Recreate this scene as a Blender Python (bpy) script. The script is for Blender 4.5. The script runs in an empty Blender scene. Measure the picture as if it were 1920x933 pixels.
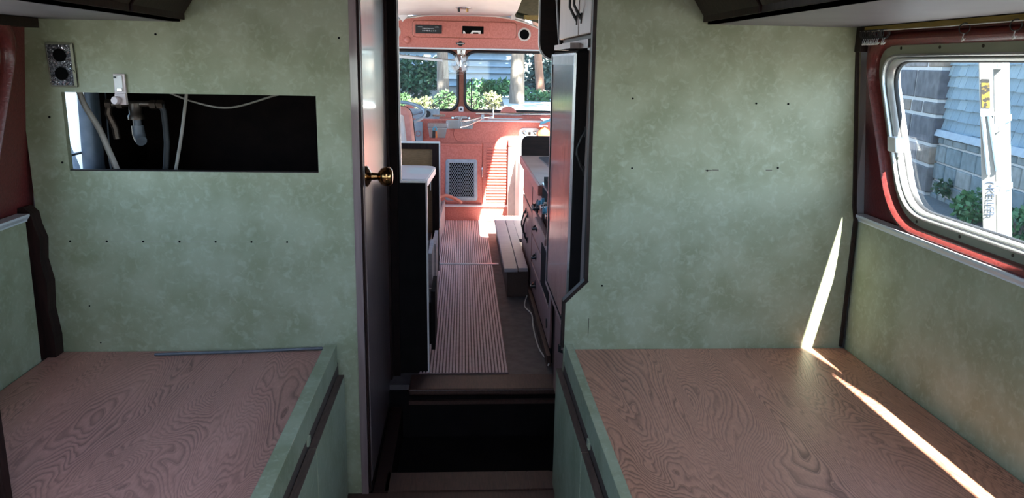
import bpy, math, random
from mathutils import Vector, Matrix
random.seed(7)
S = bpy.context.scene; COL = S.collection
R = math.radians

# ---------------------------------------------------------------- camera
cam = bpy.data.cameras.new('camera'); cam.sensor_width = 36; cam.lens = 36*1480/1920
cam.clip_start = .02; cam.clip_end = 300
co = bpy.data.objects.new('camera', cam); COL.objects.link(co); S.camera = co
rx = Vector((.99801858, -.06036953, .01773233)); ux = Vector((-.00333642, .23065098, .97303083)); fx = Vector((.06283139, .97116201, -.22999254))
m3 = Matrix((rx, ux, -fx)).transposed()
co.matrix_world = Matrix.Translation((0, 0, 1.29)) @ m3.to_4x4()

# ---------------------------------------------------------------- world, sun, exposure
W = bpy.data.worlds.new('sky'); S.world = W; W.use_nodes = True
wn = W.node_tree; bgn = wn.nodes['Background']
sky = wn.nodes.new('ShaderNodeTexSky'); sky.sky_type = 'HOSEK_WILKIE'; sky.turbidity = 3.0; sky.ground_albedo = .35
SUN = Vector((-.204, 1.0, -1.0)).normalized()
sky.sun_direction = -SUN
wn.links.new(sky.outputs[0], bgn.inputs[0]); bgn.inputs[1].default_value = 7.5
sl = bpy.data.lights.new('sun', 'SUN'); sl.energy = 18; sl.angle = R(.53); sl.color = (1, .94, .85)
so = bpy.data.objects.new('sun', sl); COL.objects.link(so); so.rotation_euler = SUN.to_track_quat('-Z', 'Y').to_euler(); so.location = (3, -6, 9)
S.view_settings.view_transform = 'Standard'; S.view_settings.look = 'None'; S.view_settings.gamma = 1
S.view_settings.use_curve_mapping = False; S.view_settings.exposure = 2.1
S.cycles.max_bounces = 14; S.cycles.diffuse_bounces = 8; S.cycles.transparent_max_bounces = 16
S.cycles.sample_clamp_indirect = 6

# ---------------------------------------------------------------- materials
MATS = {}
def M(name, c1, c2=None, scale=8, st=(1, 1, 1), rough=.5, metal=0, bump=0, det=5, lo=.35, hi=.65, spec=.5, coat=0, dist=0, bscale=None):
    m = bpy.data.materials.new(name); m.use_nodes = True; t = m.node_tree; b = t.nodes['Principled BSDF']
    b.inputs['Roughness'].default_value = rough; b.inputs['Metallic'].default_value = metal
    b.inputs['Specular IOR Level'].default_value = spec; b.inputs['Coat Weight'].default_value = coat
    b.inputs['Coat Roughness'].default_value = .08
    if c2 is None: c2 = tuple(v*.86 for v in c1)
    tc = t.nodes.new('ShaderNodeTexCoord'); mp = t.nodes.new('ShaderNodeMapping'); mp.inputs['Scale'].default_value = st
    n = t.nodes.new('ShaderNodeTexNoise'); n.inputs['Scale'].default_value = scale; n.inputs['Detail'].default_value = det; n.inputs['Distortion'].default_value = dist
    r = t.nodes.new('ShaderNodeValToRGB'); r.color_ramp.elements[0].position = lo; r.color_ramp.elements[1].position = hi
    r.color_ramp.elements[0].color = (*c1, 1); r.color_ramp.elements[1].color = (*c2, 1)
    L = t.links.new
    L(tc.outputs['Object'], mp.inputs[0]); L(mp.outputs[0], n.inputs[0]); L(n.outputs[0], r.inputs[0]); L(r.outputs[0], b.inputs['Base Color'])
    if bump:
        n2 = n
        if bscale:
            n2 = t.nodes.new('ShaderNodeTexNoise'); n2.inputs['Scale'].default_value = bscale; L(mp.outputs[0], n2.inputs[0])
        bp = t.nodes.new('ShaderNodeBump'); bp.inputs['Strength'].default_value = bump; bp.inputs['Distance'].default_value = .004
        L(n2.outputs[0], bp.inputs['Height']); L(bp.outputs[0], b.inputs['Normal'])
    MATS[name] = m; return m

def panel_mat(name, dark, mid, light):
    m = M(name, dark, mid, scale=9, rough=.5, det=8, lo=.36, hi=.60); t = m.node_tree; b = t.nodes['Principled BSDF']; L = t.links.new
    r1 = [n for n in t.nodes if n.type == 'VALTORGB'][0]; mp = [n for n in t.nodes if n.type == 'MAPPING'][0]
    n = t.nodes.new('ShaderNodeTexNoise'); n.inputs['Scale'].default_value = 52; n.inputs['Detail'].default_value = 9; n.inputs['Distortion'].default_value = .9
    r = t.nodes.new('ShaderNodeValToRGB'); r.color_ramp.elements[0].position = .5; r.color_ramp.elements[1].position = .8
    r.color_ramp.elements[0].color = (0, 0, 0, 1); r.color_ramp.elements[1].color = (.75, .75, .75, 1)
    mx = t.nodes.new('ShaderNodeMix'); mx.data_type = 'RGBA'; mx.inputs[7].default_value = (*light, 1)
    L(mp.outputs[0], n.inputs[0]); L(n.outputs[0], r.inputs[0]); L(r.outputs[0], mx.inputs[0]); L(r1.outputs[0], mx.inputs[6]); L(mx.outputs[2], b.inputs['Base Color'])
    return m
GREEN = panel_mat('green_laminate', (.225, .235, .135), (.30, .31, .20), (.385, .39, .275))

def ply_mat(name, c1, c2, st, k=26, off=0):
    m = M(name, c1, c2, scale=120, st=st, rough=.42, det=3, lo=.3, hi=.7, spec=.45); t = m.node_tree; b = t.nodes['Principled BSDF']; L = t.links.new
    r1 = [n for n in t.nodes if n.type == 'VALTORGB'][0]; mp = [n for n in t.nodes if n.type == 'MAPPING'][0]; mp.inputs['Location'].default_value = (off, off*.7, 0)
    n = t.nodes.new('ShaderNodeTexNoise'); n.inputs['Scale'].default_value = 2.6; n.inputs['Detail'].default_value = 4; n.inputs['Roughness'].default_value = .36; n.inputs['Distortion'].default_value = .5
    mu = t.nodes.new('ShaderNodeMath'); mu.operation = 'MULTIPLY'; mu.inputs[1].default_value = k
    pp = t.nodes.new('ShaderNodeMath'); pp.operation = 'FRACT'
    r = t.nodes.new('ShaderNodeValToRGB'); e = r.color_ramp.elements; e[0].position = 0; e[0].color = (.75,)*3+(1,); e[1].position = 1; e[1].color = (.05,)*3+(1,)
    x = e.new(.12); x.color = (0, 0, 0, 1); x = e.new(.55); x.color = (.18,)*3+(1,); x = e.new(.9); x.color = (.85,)*3+(1,)
    mx = t.nodes.new('ShaderNodeMix'); mx.data_type = 'RGBA'; mx.inputs[7].default_value = (c1[0]*.22, c1[1]*.17, c1[2]*.17, 1)
    big = t.nodes.new('ShaderNodeTexNoise'); big.inputs['Scale'].default_value = 1.7; big.inputs['Detail'].default_value = 3
    mb = t.nodes.new('ShaderNodeMix'); mb.data_type = 'RGBA'; mb.blend_type = 'MULTIPLY'; mb.inputs[0].default_value = .55
    km = t.nodes.new('ShaderNodeTexNoise'); km.inputs['Scale'].default_value = 4.5; km.inputs['Detail'].default_value = 3
    kr = t.nodes.new('ShaderNodeMapRange'); kr.inputs[1].default_value = .38; kr.inputs[2].default_value = .66; kr.inputs[3].default_value = .45; kr.inputs[4].default_value = 1.0
    kk = t.nodes.new('ShaderNodeMath'); kk.operation = 'MULTIPLY'; L(mp.outputs[0], km.inputs[0]); L(km.outputs[0], kr.inputs[0]); L(kr.outputs[0], kk.inputs[1])
    L(mp.outputs[0], n.inputs[0]); L(n.outputs[0], mu.inputs[0]); L(mu.outputs[0], pp.inputs[0]); L(pp.outputs[0], r.inputs[0]); L(r.outputs[0], kk.inputs[0]); L(kk.outputs[0], mx.inputs[0])
    L(r1.outputs[0], mx.inputs[6]); L(mx.outputs[2], mb.inputs[6]); L(mp.outputs[0], big.inputs[0])
    rb = t.nodes.new('ShaderNodeValToRGB'); rb.color_ramp.elements[0].position = .3; rb.color_ramp.elements[0].color = (.55, .5, .5, 1); rb.color_ramp.elements[1].position = .65
    L(big.outputs[0], rb.inputs[0]); L(rb.outputs[0], mb.inputs[7]); L(mb.outputs[2], b.inputs['Base Color'])
    bp = t.nodes.new('ShaderNodeBump'); bp.inputs['Strength'].default_value = .12; bp.inputs['Distance'].default_value = .002; bp.invert = True
    L(r.outputs[0], bp.inputs['Height']); L(bp.outputs[0], b.inputs['Normal'])
    return m
PLY_L = ply_mat('plywood_left', (.62, .30, .235), (.50, .235, .18), (2.0, .45, 1), 80, 3)
PLY_R = ply_mat('plywood_right', (.60, .285, .185), (.48, .22, .14), (1.9, .45, 1), 80, 11)

DARK = M('dark_walnut', (.014, .007, .006), (.026, .012, .010), 14, (6, 6, .6), .45, bump=.1, spec=.10)
DARKB = M('dark_brown_board', (.014, .008, .006), (.024, .013, .010), 10, (1, 5, 5), .5, spec=.2)
BLACK = M('deep_black', (.006, .005, .005), (.010, .008, .008), 10, rough=.8, spec=.08)  # even deep black for boards, step well and appliance bodies
HOLE = M('hole_black', (.003, .003, .003), (.004, .004, .004), 10, rough=.9, spec=.05)
DOORM = M('door_lacquer', (.15, .10, .095), (.20, .135, .125), 12, (8, 8, .5), .36, coat=.8)
MAUVE = M('mauve_wood', (.20, .105, .095), (.27, .15, .135), 16, (9, 9, .5), .36, bump=.1)
MAUVE_L = M('pale_cabinet_wood', (.36, .27, .24), (.43, .33, .295), 20, (9, 9, .5), .4)
FRIDGE = M('fridge_wood_panel', (.16, .085, .085), (.27, .16, .155), 42, (1, 1, .16), .16, bump=.35, coat=.3)
RED = M('red_hammered_paint', (.50, .145, .11), (.60, .20, .155), 90, rough=.38, bump=.25, bscale=160, spec=.5)
REDD = M('red_window_paint', (.11, .018, .017), (.155, .028, .025), 120, rough=.28, bump=.15, bscale=180)
REDT = M('red_trim_brown', (.20, .055, .03), (.25, .08, .045), 60, rough=.4)
WHITE = M('white_trim', (.78, .75, .73), (.68, .65, .62), 18, rough=.4)
CEILW = M('white_ceiling_sheet', (.84, .78, .77), (.76, .70, .69), 5, rough=.6)
CABB = M('cabinet_underside', (.20, .18, .19), (.17, .15, .16), 6, rough=.45)
SILL = M('sill_metal', (.72, .74, .76), (.60, .62, .64), 20, (1, .1, 1), .32, metal=.3)
ALU = M('aluminium', (.48, .48, .465), (.40, .40, .385), 24, (1, .2, 1), .38, metal=.75)
ALUO = M('aluminium_olive', (.27, .26, .19), (.33, .32, .24), 18, (1, .3, 1), .45, metal=.3)
CHROME = M('chrome', (.80, .80, .80), (.70, .70, .72), 20, rough=.14, metal=1)
BRASS = M('aged_brass', (.30, .16, .06), (.40, .23, .09), 30, rough=.18, metal=1)
PEWTER = M('pewter_ornate', (.20, .19, .20), (.05, .048, .055), 95, rough=.3, metal=.9, bump=1.0, det=2, dist=2.5, lo=.42, hi=.56)
IRON = M('wrought_iron', (.010, .009, .009), (.018, .016, .015), 60, rough=.45)
RUBBER = M('black_rubber', (.012, .012, .013), (.02, .02, .021), 40, rough=.6)
GREYB = M('grey_blue_paint', (.25, .31, .36), (.32, .38, .43), 30, rough=.4)
WHEELM = M('wheel_grey', (.16, .22, .27), (.22, .29, .34), 30, rough=.3)
VINYL = M('seat_vinyl', (.55, .21, .17), (.62, .27, .22), 30, rough=.45)
CREAM = M('cream_vinyl', (.62, .53, .48), (.68, .6, .55), 30, rough=.5)
OAK = M('brown_ply_panel', (.17, .085, .03), (.24, .125, .05), 30, (1, 1, 7), .5, dist=.6)
TABLE = M('table_laminate', (.72, .63, .60), (.66, .70, .66), 2.2, rough=.28, lo=.48, hi=.52, det=1)
GREYW = M('weathered_board', (.33, .29, .30), (.42, .375, .385), 30, (.4, 5, 5), .6, bump=.2)
MATM = M('ribbed_mat', (.70, .53, .54), (.80, .63, .63), 40, rough=.5)
MATG = M('mat_groove', (.17, .105, .10), (.24, .15, .145), 40, rough=.8)  # darker tone of the mat base between the ribs
FLOORD = M('dark_front_floor', (.06, .05, .052), (.10, .085, .088), 22, rough=.6, bump=.2)
PLANK = M('worn_floor_plank', (.040, .017, .011), (.068, .030, .020), 26, (7, .8, 7), .55, bump=.2)
RAWED = M('raw_ply_edge', (.05, .028, .02), (.085, .05, .036), 40, (5, .6, 40), .7)
YELLOW = M('yellow_pine', (.27, .17, .03), (.19, .115, .022), 30, (6, .5, 8), .5)
GREYPIPE = M('grey_pipe', (.07, .075, .085), (.10, .105, .115), 40, rough=.45)
BRONZE = M('tarnished_brass', (.05, .035, .025), (.09, .065, .05), 60, rough=.4, metal=.8)
TAN = M('tan_hose', (.24, .20, .165), (.30, .26, .22), 30, rough=.55)
WIRE = M('white_wire', (.7, .68, .63), (.6, .58, .54), 30, rough=.5)
PINK = M('pinkish_plastic', (.58, .46, .45), (.64, .53, .52), 30, rough=.4)
PAPER = M('paper', (.85, .86, .87), (.8, .81, .82), 10, rough=.7)
COUNTER = M('counter_laminate', (.34, .22, .165), (.40, .27, .21), 8, rough=.42, spec=.3)
STEEL = M('stainless', (.55, .57, .60), (.48, .50, .53), 30, (1, 8, 1), .25, metal=.9)
INSUL = M('olive_insulation', (.035, .038, .018), (.06, .06, .032), 30, rough=.9, bump=.5)
ORANGE = M('orange_plastic', (.75, .2, .06), (.65, .15, .04), 20, rough=.4)
BLUEP = M('teal_plastic', (.08, .30, .42), (.1, .36, .48), 20, rough=.4)
HOSE = M('salmon_hose', (.62, .22, .15), (.55, .18, .12), 20, rough=.5)
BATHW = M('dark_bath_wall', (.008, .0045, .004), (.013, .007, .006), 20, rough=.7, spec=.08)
TUB = M('grey_plastic_liner', (.12, .15, .19), (.17, .20, .24), 30, rough=.35)
STONE = [M('stone_%d' % i, c, tuple(v*.55 for v in c), 7, rough=.85, bump=.9, det=8, bscale=14) for i, c in enumerate(((.14, .135, .14), (.22, .20, .20), (.10, .10, .115), (.24, .19, .15)))]
STONEB = [M('bluish_stone_%d' % i, c, tuple(v*.7 for v in c), 9, rough=.85, bump=.8, det=8) for i, c in enumerate(((.22, .26, .27), (.28, .30, .29), (.17, .22, .24)))]
MORTAR = M('pale_mortar', (.50, .50, .49), (.42, .42, .41), 25, rough=.95, bump=.5)
SHING = [M('shingle_%d' % i, c, tuple(v*.85 for v in c), 6, (8, 8, 1), .8, bump=.3) for i, c in enumerate(((.20, .275, .32), (.235, .31, .35), (.18, .25, .295)))]
LEDGEM = M('ledge_slate', (.32, .37, .41), (.26, .31, .35), 10, rough=.7)
FIBER = M('ladder_fibreglass', (.12, .12, .115), (.105, .105, .10), 10, rough=.4)
LABELY = M('warning_yellow', (.17, .11, .01), (.015, .012, .008), 40, rough=.5, lo=.5, hi=.6)
LETTER = M('lettering_blue', (.02, .03, .05), (.025, .035, .055), 10, rough=.5)
GROUND = M('soil_ground', (.16, .12, .085), (.24, .20, .15), 3, rough=.95, bump=.5)
CONC = M('pale_concrete', (.72, .69, .64), (.62, .6, .56), 5, rough=.9)
GRAVEL = M('gravel', (.085, .09, .09), (.13, .13, .125), 30, rough=.95, bump=.6)
SIDING = M('pale_blue_siding', (.26, .33, .40), (.30, .37, .44), 4, rough=.7)
BARK = M('tree_bark', (.12, .095, .08), (.20, .165, .14), 12, (4, 4, .5), .95, bump=.9)
BARKR = M('reddish_bark', (.24, .12, .08), (.30, .16, .11), 12, (4, 4, .5), .95, bump=.7)
def leafm(n, c): return M(n, c, tuple(v*1.6 for v in c), 3, rough=.55, lo=.3, hi=.7)
LF_DARK = leafm('leaf_dark', (.020, .058, .030)); LF_MID = leafm('leaf_mid', (.045, .12, .045)); LF_BR = leafm('leaf_bright', (.030, .065, .022)); LF_PALE = leafm('leaf_pale', (.10, .11, .05)); LF_BLUE = leafm('leaf_bluish', (.03, .06, .055))
SKIN = M('bus_outer_skin', (.55, .55, .55), (.5, .5, .5), 5, rough=.4, metal=.5)

def glass(name, tint, dust_haze=.02, refl=.5):
    m = bpy.data.materials.new(name); m.use_nodes = True; t = m.node_tree; t.nodes.clear(); L = t.links.new
    o = t.nodes.new('ShaderNodeOutputMaterial'); tr = t.nodes.new('ShaderNodeBsdfTransparent'); tr.inputs[0].default_value = (*tint, 1)
    gl = t.nodes.new('ShaderNodeBsdfGlossy'); gl.inputs['Roughness'].default_value = .01
    fr = t.nodes.new('ShaderNodeLayerWeight'); fr.inputs[0].default_value = .5
    pw_ = t.nodes.new('ShaderNodeMath'); pw_.operation = 'POWER'; pw_.inputs[1].default_value = 4.5
    mu = t.nodes.new('ShaderNodeMath'); mu.operation = 'MULTIPLY_ADD'; mu.inputs[1].default_value = refl; mu.inputs[2].default_value = .045
    df = t.nodes.new('ShaderNodeBsdfDiffuse'); df.inputs[0].default_value = (.85, .87, .88, 1)  # diffuse film paints dust and hazy glare over the pane
    mx = t.nodes.new('ShaderNodeMixShader'); mx2 = t.nodes.new('ShaderNodeMixShader')
    tc = t.nodes.new('ShaderNodeTexCoord'); n = t.nodes.new('ShaderNodeTexNoise'); n.inputs['Scale'].default_value = 6; n.inputs['Detail'].default_value = 6
    md = t.nodes.new('ShaderNodeMath'); md.operation = 'MULTIPLY'; md.inputs[1].default_value = dust_haze*2
    L(tc.outputs['Object'], n.inputs[0]); L(n.outputs[0], md.inputs[0]); L(md.outputs[0], mx2.inputs[0])
    L(fr.outputs[1], pw_.inputs[0]); L(pw_.outputs[0], mu.inputs[0]); L(mu.outputs[0], mx.inputs[0]); L(tr.outputs[0], mx.inputs[1]); L(gl.outputs[0], mx.inputs[2])
    L(mx.outputs[0], mx2.inputs[1]); L(df.outputs[0], mx2.inputs[2]); L(mx2.outputs[0], o.inputs[0]); return m
GLASS = glass('window_glass', (.88, .95, .98), .012); WGLASS = glass('windshield_glass', (.86, .95, .95), .03)  # cyan tint puts the bluish outdoor shade into the window glass

# ---------------------------------------------------------------- mesh helpers
ORG = {}
class MB:
    def __init__(s): s.v = []; s.f = []
    def add(s, vs, fs):
        b = len(s.v); s.v += [tuple(v) for v in vs]; s.f += [tuple(i+b for i in f) for f in fs]; return s
    def box(s, a, b):
        x0, y0, z0 = [min(p) for p in zip(a, b)]; x1, y1, z1 = [max(p) for p in zip(a, b)]
        return s.add([(x0, y0, z0), (x1, y0, z0), (x1, y1, z0), (x0, y1, z0), (x0, y0, z1), (x1, y0, z1), (x1, y1, z1), (x0, y1, z1)],
                     [(0, 3, 2, 1), (4, 5, 6, 7), (0, 1, 5, 4), (1, 2, 6, 5), (2, 3, 7, 6), (3, 0, 4, 7)])
    def loops(s, ls, closed=True, cap0=False, cap1=False):
        n = len(ls[0]); b = len(s.v)
        for l in ls: s.v += [tuple(p) for p in l]
        for i in range(len(ls)-1):
            for j in range(n if closed else n-1):
                k = (j+1) % n; s.f.append((b+i*n+j, b+i*n+k, b+(i+1)*n+k, b+(i+1)*n+j))
        if cap0: s.f.append(tuple(b+j for j in range(n))[::-1])
        if cap1: s.f.append(tuple(b+(len(ls)-1)*n+j for j in range(n)))
        return s
    def prism(s, poly, d):
        d = Vector(d); return s.loops([[Vector(p) for p in poly], [Vector(p)+d for p in poly]], True, True, True)
    def tube(s, path, r, n=8, cap=True):
        P = [Vector(p) for p in path]; ls = []; prev = None
        for i, p in enumerate(P):
            t = (P[min(i+1, len(P)-1)]-P[max(i-1, 0)]).normalized()
            a = t.cross(Vector((0, 0, 1)) if abs(t.z) < .95 else Vector((1, 0, 0))).normalized() if prev is None else (prev-t*prev.dot(t)).normalized()
            prev = a; c = t.cross(a); rr = r[i] if isinstance(r, (list, tuple)) else r
            ls.append([p+(a*math.cos(2*math.pi*k/n)+c*math.sin(2*math.pi*k/n))*rr for k in range(n)])
        return s.loops(ls, True, cap, cap)
    def lathe(s, prof, o, axis, n=20, cap=True):
        o = Vector(o); ax = Vector(axis).normalized(); a = ax.orthogonal().normalized(); c = ax.cross(a)
        ls = [[o+ax*h+(a*math.cos(2*math.pi*k/n)+c*math.sin(2*math.pi*k/n))*max(r, 1e-4) for k in range(n)] for r, h in prof]
        return s.loops(ls, True, cap, cap)
    def torus(s, o, axis, Rr, r, n=20, m=6, a0=0, a1=360):
        o = Vector(o); ax = Vector(axis).normalized(); a = ax.orthogonal().normalized(); c = ax.cross(a)
        full = a1-a0 >= 360; k = n if full else n+1
        pts = [o+(a*math.cos(R(a0+(a1-a0)*i/n))+c*math.sin(R(a0+(a1-a0)*i/n)))*Rr for i in range(k)]
        ls = [[p+((p-o).normalized()*math.cos(2*math.pi*j/m)+ax*math.sin(2*math.pi*j/m))*r for j in range(m)] for p in pts]
        if full: ls.append(ls[0])
        return s.loops(ls, True, not full, not full)
    def build(s, name, mat, parent=None, smooth=False, bevel=0, kind=None):
        org = ORG.get(parent.name, Vector((0, 0, 0))) if parent else Vector((0, 0, 0))
        me = bpy.data.meshes.new(name); me.from_pydata([tuple(Vector(v)-org) for v in s.v], [], s.f); me.materials.append(mat)
        if smooth:
            for p in me.polygons: p.use_smooth = True
        o = bpy.data.objects.new(name, me); COL.objects.link(o); ORG[o.name] = org
        if parent: o.parent = parent
        if bevel:
            b = o.modifiers.new('bevel', 'BEVEL'); b.width = bevel; b.segments = 2; b.limit_method = 'ANGLE'; b.angle_limit = R(40)
        if smooth:
            me.set_sharp_from_angle(angle=R(45))
        if kind: o['kind'] = kind
        return o
def BX(a, b): return MB().box(a, b)
def tag(o, label, cat, group=None, kind=None):
    o['label'] = label; o['category'] = cat
    if group: o['group'] = group
    if kind: o['kind'] = kind
    return o
def thing(name, loc, label, cat, group=None, kind=None):
    o = bpy.data.objects.new(name, None); COL.objects.link(o); o.location = loc; o.empty_display_size = .05
    ORG[o.name] = Vector(loc); return tag(o, label, cat, group, kind)
def struct(name, mb, mat, label, cat, **k):
    return tag(mb.build(name, mat, **k), label, cat, kind='structure')
def copy_part(o, parent, loc=None):
    c = o.copy(); COL.objects.link(c); c.parent = parent; ORG[c.name] = ORG[parent.name]
    if loc is not None: c.location = loc
    return c
def rpoly(pts, r, n=6):
    out = []; N = len(pts)
    for i in range(N):
        p = Vector(pts[i]); a = Vector(pts[i-1]); b = Vector(pts[(i+1) % N])
        rr = r[i] if isinstance(r, (list, tuple)) else r
        pa = p+(a-p).normalized()*rr; pb = p+(b-p).normalized()*rr
        for k in range(n+1):
            t = k/n; out.append(pa*(1-t)**2+p*2*t*(1-t)+pb*t*t)
    return out
def inset(pts, d):
    N = len(pts); P = [Vector(p) for p in pts]; c = sum(P, Vector((0, 0)))/N; L = []
    for i in range(N):
        a, b = P[i], P[(i+1) % N]; t = (b-a).normalized(); n = Vector((-t.y, t.x))
        if n.dot(c-a) < 0: n = -n
        L.append((a+n*d, t))
    out = []
    for i in range(N):
        (p, u), (q, w) = L[i-1], L[i]
        den = u.x*w.y-u.y*w.x; s = ((q.x-p.x)*w.y-(q.y-p.y)*w.x)/den; out.append(p+u*s)
    return out
def ring_rect(quad, r, n, rect):
    """matching outer loop for a rounded quad: the same point count, running round the rectangle corners"""
    out = []; N = len(quad)
    for i in range(N):
        p = Vector(quad[i]); a = Vector(quad[i-1]); b = Vector(quad[(i+1) % N]); c = Vector(rect[i])
        ca = Vector(rect[i-1]); cb = Vector(rect[(i+1) % N])
        fa = c+(ca-c)*(r/(a-p).length); fb = c+(cb-c)*(r/(b-p).length)
        for k in range(n+1):
            t = k/n; out.append(fa.lerp(c, t*2) if t < .5 else c.lerp(fb, t*2-1))
    return out

# ================================================================ SETTING
def wx(z): return 1.145-.105*(z-.885)          # inner face of the leaning window band
FZ = .09                                       # front floor height
# rear floor, well, front floor
struct('floor', BX((-1.2, -.9, -.06), (1.2, 2.20, 0)), PLANK, 'dark worn wooden floor between the two beds', 'floor')
fl = tag(BX((-.27, 2.2, -.06), (.40, 2.318, 0)).build('floor', PLANK), 'brown plank edge in front of the dark step well', 'floor', kind='structure')
for a, b in ((-.235, .14), (.143, .21), (.213, .285)):
    BX((a, 2.205, .0), (b, 2.315, .004)).build('plank', PLANK, fl)
struct('floor', BX((-1.2, -.95, -.26), (1.2, 6.4, -.22)), BLACK, 'black underbody plate below the bus floor', 'floor')
struct('floor', BX((-.27, 2.318, -.17), (.40, 2.83, -.12)), BLACK, 'black floor of the step well between the two floor levels', 'floor')
struct('trim_1', BX((-.27, 2.2, -.12), (-.225, 2.84, .004)), DARK, 'dark sill board under the bathroom door', 'trim')
ff = struct('floor', BX((-1.2, 2.83, -.02), (1.2, 6.05, FZ-.004)), FLOORD, 'dark bare floor of the front corridor beside the ribbed mat', 'floor')
nz = tag(MB().build('trim_2', PLANK), 'worn wooden nosing on the edge of the raised corridor floor', 'trim', kind='structure')
BX((-.20, 2.775, .065), (.37, 2.925, FZ)).build('nosing_board', PLANK, nz, bevel=.006)
BX((-.29, 2.81, -.12), (.42, 2.83, .065)).build('riser_board', BLACK, nz)
BX((-.20, 2.795, .02), (.37, 2.81, .035)).build('batten', PLANK, nz)

# ribbed mat
mat_t = thing('ribbed_mat', (0, 4.4, FZ), 'ribbed pinkish rubber runner along the corridor floor', 'mat')
mb = MB(); x0, x1 = -.17, .185; BX_ = []
mb.box((x0, 2.93, FZ-.002), (x1, 6.0, FZ+.002)); mb.build('mat_base', MATG, mat_t)
mb = MB(); n = 27
for i in range(n):
    c = x0+.008+(x1-x0-.016)*i/(n-1)
    mb.prism([(c-.0042, 2.93, FZ+.002), (c+.0042, 2.93, FZ+.002), (c+.003, 2.93, FZ+.006), (c-.003, 2.93, FZ+.006)], (0, 3.07, 0))
mb.build('ribs', MATM, mat_t, kind='stuff')
BX((-.15, 4.63, FZ+.004), (.22, 4.655, FZ+.010)).build('seam_strip', SILL, mat_t)

# partition left (with opening)
tk = .02; Yp = 2.2
pl = MB()
hx0, hx1, hz0, hz1 = -1.063, -.397, .983, 1.192
for a, b in (((-1.165, hx0), (0, 1.9)), ((hx0, hx1), (0, hz0)), ((hx0, hx1), (hz1, 1.9)), ((hx1, -.303), (0, 1.9))):
    pl.box((a[0], Yp, b[0]), (a[1], Yp+tk, b[1]))
wl = struct('wall_front_left', pl, GREEN, 'mottled green partition with a rectangular opening showing pipes', 'wall')
BX((hx0+.001, Yp+.001, hz0), (hx1-.001, Yp+tk, hz0+.003)).build('opening_edge', DARKB, wl)
def nail(x, z, par, r=.0028, y=Yp): MB().lathe([(r, 0), (r, .0015)], (x, y, z), (0, -1, 0), 8).build('nail_hole', HOLE, par)
for i in range(7): nail(-1.083+.0985*i, .787, wl)
for x, z in ((-.806, 1.345), (-1.10, 1.126), (-1.08, 1.005), (-.33, 1.345), (-1.03, .49), (-1.05, .60)): nail(x, z, wl, .003 if z > .6 else .002)
BX((-1.10, Yp-.0004, .7868), (-.33, Yp, .7874)).build('seam_line', ALUO, wl)
# partition right (with notch)
pr = MB().prism([(.366, Yp, .676), (.356, Yp, 1.9), (1.14, Yp, 1.9), (1.10, Yp, 1.40), (1.145, Yp, .885), (1.15, Yp, 0), (.302, Yp, 0), (.302, Yp, .611)], (0, tk, 0))
wr = struct('wall_front_right', pr, GREEN, 'mottled green partition crossed by a bright sunbeam beside the window', 'wall')
for x, z in ((.47, 1.198), (.82, 1.19), (.912, 1.19), (.478, 1.005), (.695, 1.0), (.90, 1.01), (.408, .66)): nail(x, z, wr)
for x, dz in ((.69, .0), (.71, .001), (.865, .002)): BX((x, Yp-.001, 1.0+dz), (x+.018, Yp+.001, 1.002+dz)).build('scratch', RAWED, wr)
BX((.372, Yp-.001, .505), (.3735, Yp+.001, .56)).build('scratch', DARKB, wr)
ed = [(.366, .676), (.356, 1.9)]
mb = MB(); mb.prism([(.356, Yp-.003, .676), (.366, Yp-.003, .676), (.356, Yp-.003, 1.9), (.346, Yp-.003, 1.9)], (0, .028, 0))
mb.prism([(.295, Yp-.003, .614), (.302, Yp-.003, .607), (.368, Yp-.003, .673), (.361, Yp-.003, .681)], (0, .028, 0))
mb.prism([(.294, Yp-.003, .47), (.302, Yp-.003, .47), (.302, Yp-.003, .612), (.294, Yp-.003, .612)], (0, .028, 0))
struct('trim_3', mb, DARKB, 'thin dark edge banding down the notched side of the green partition', 'trim')
# dark gap strip and glossy jamb face at the end of the left partition
jamb_gap = MB().box((-.283, Yp+.006, .0), (-.277, Yp+.03, 1.9))
struct('trim_4', jamb_gap, DARK, 'dark strip filling the shaded gap between jamb and bathroom door', 'trim', bevel=.002)  # dark strip stands in for the shade of the door gap
struct('trim_5', BX((-.303, Yp-.004, 0), (-.283, Yp+.03, 1.9)), DOORM, 'narrow glossy jamb strip beside the door', 'trim')

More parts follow.
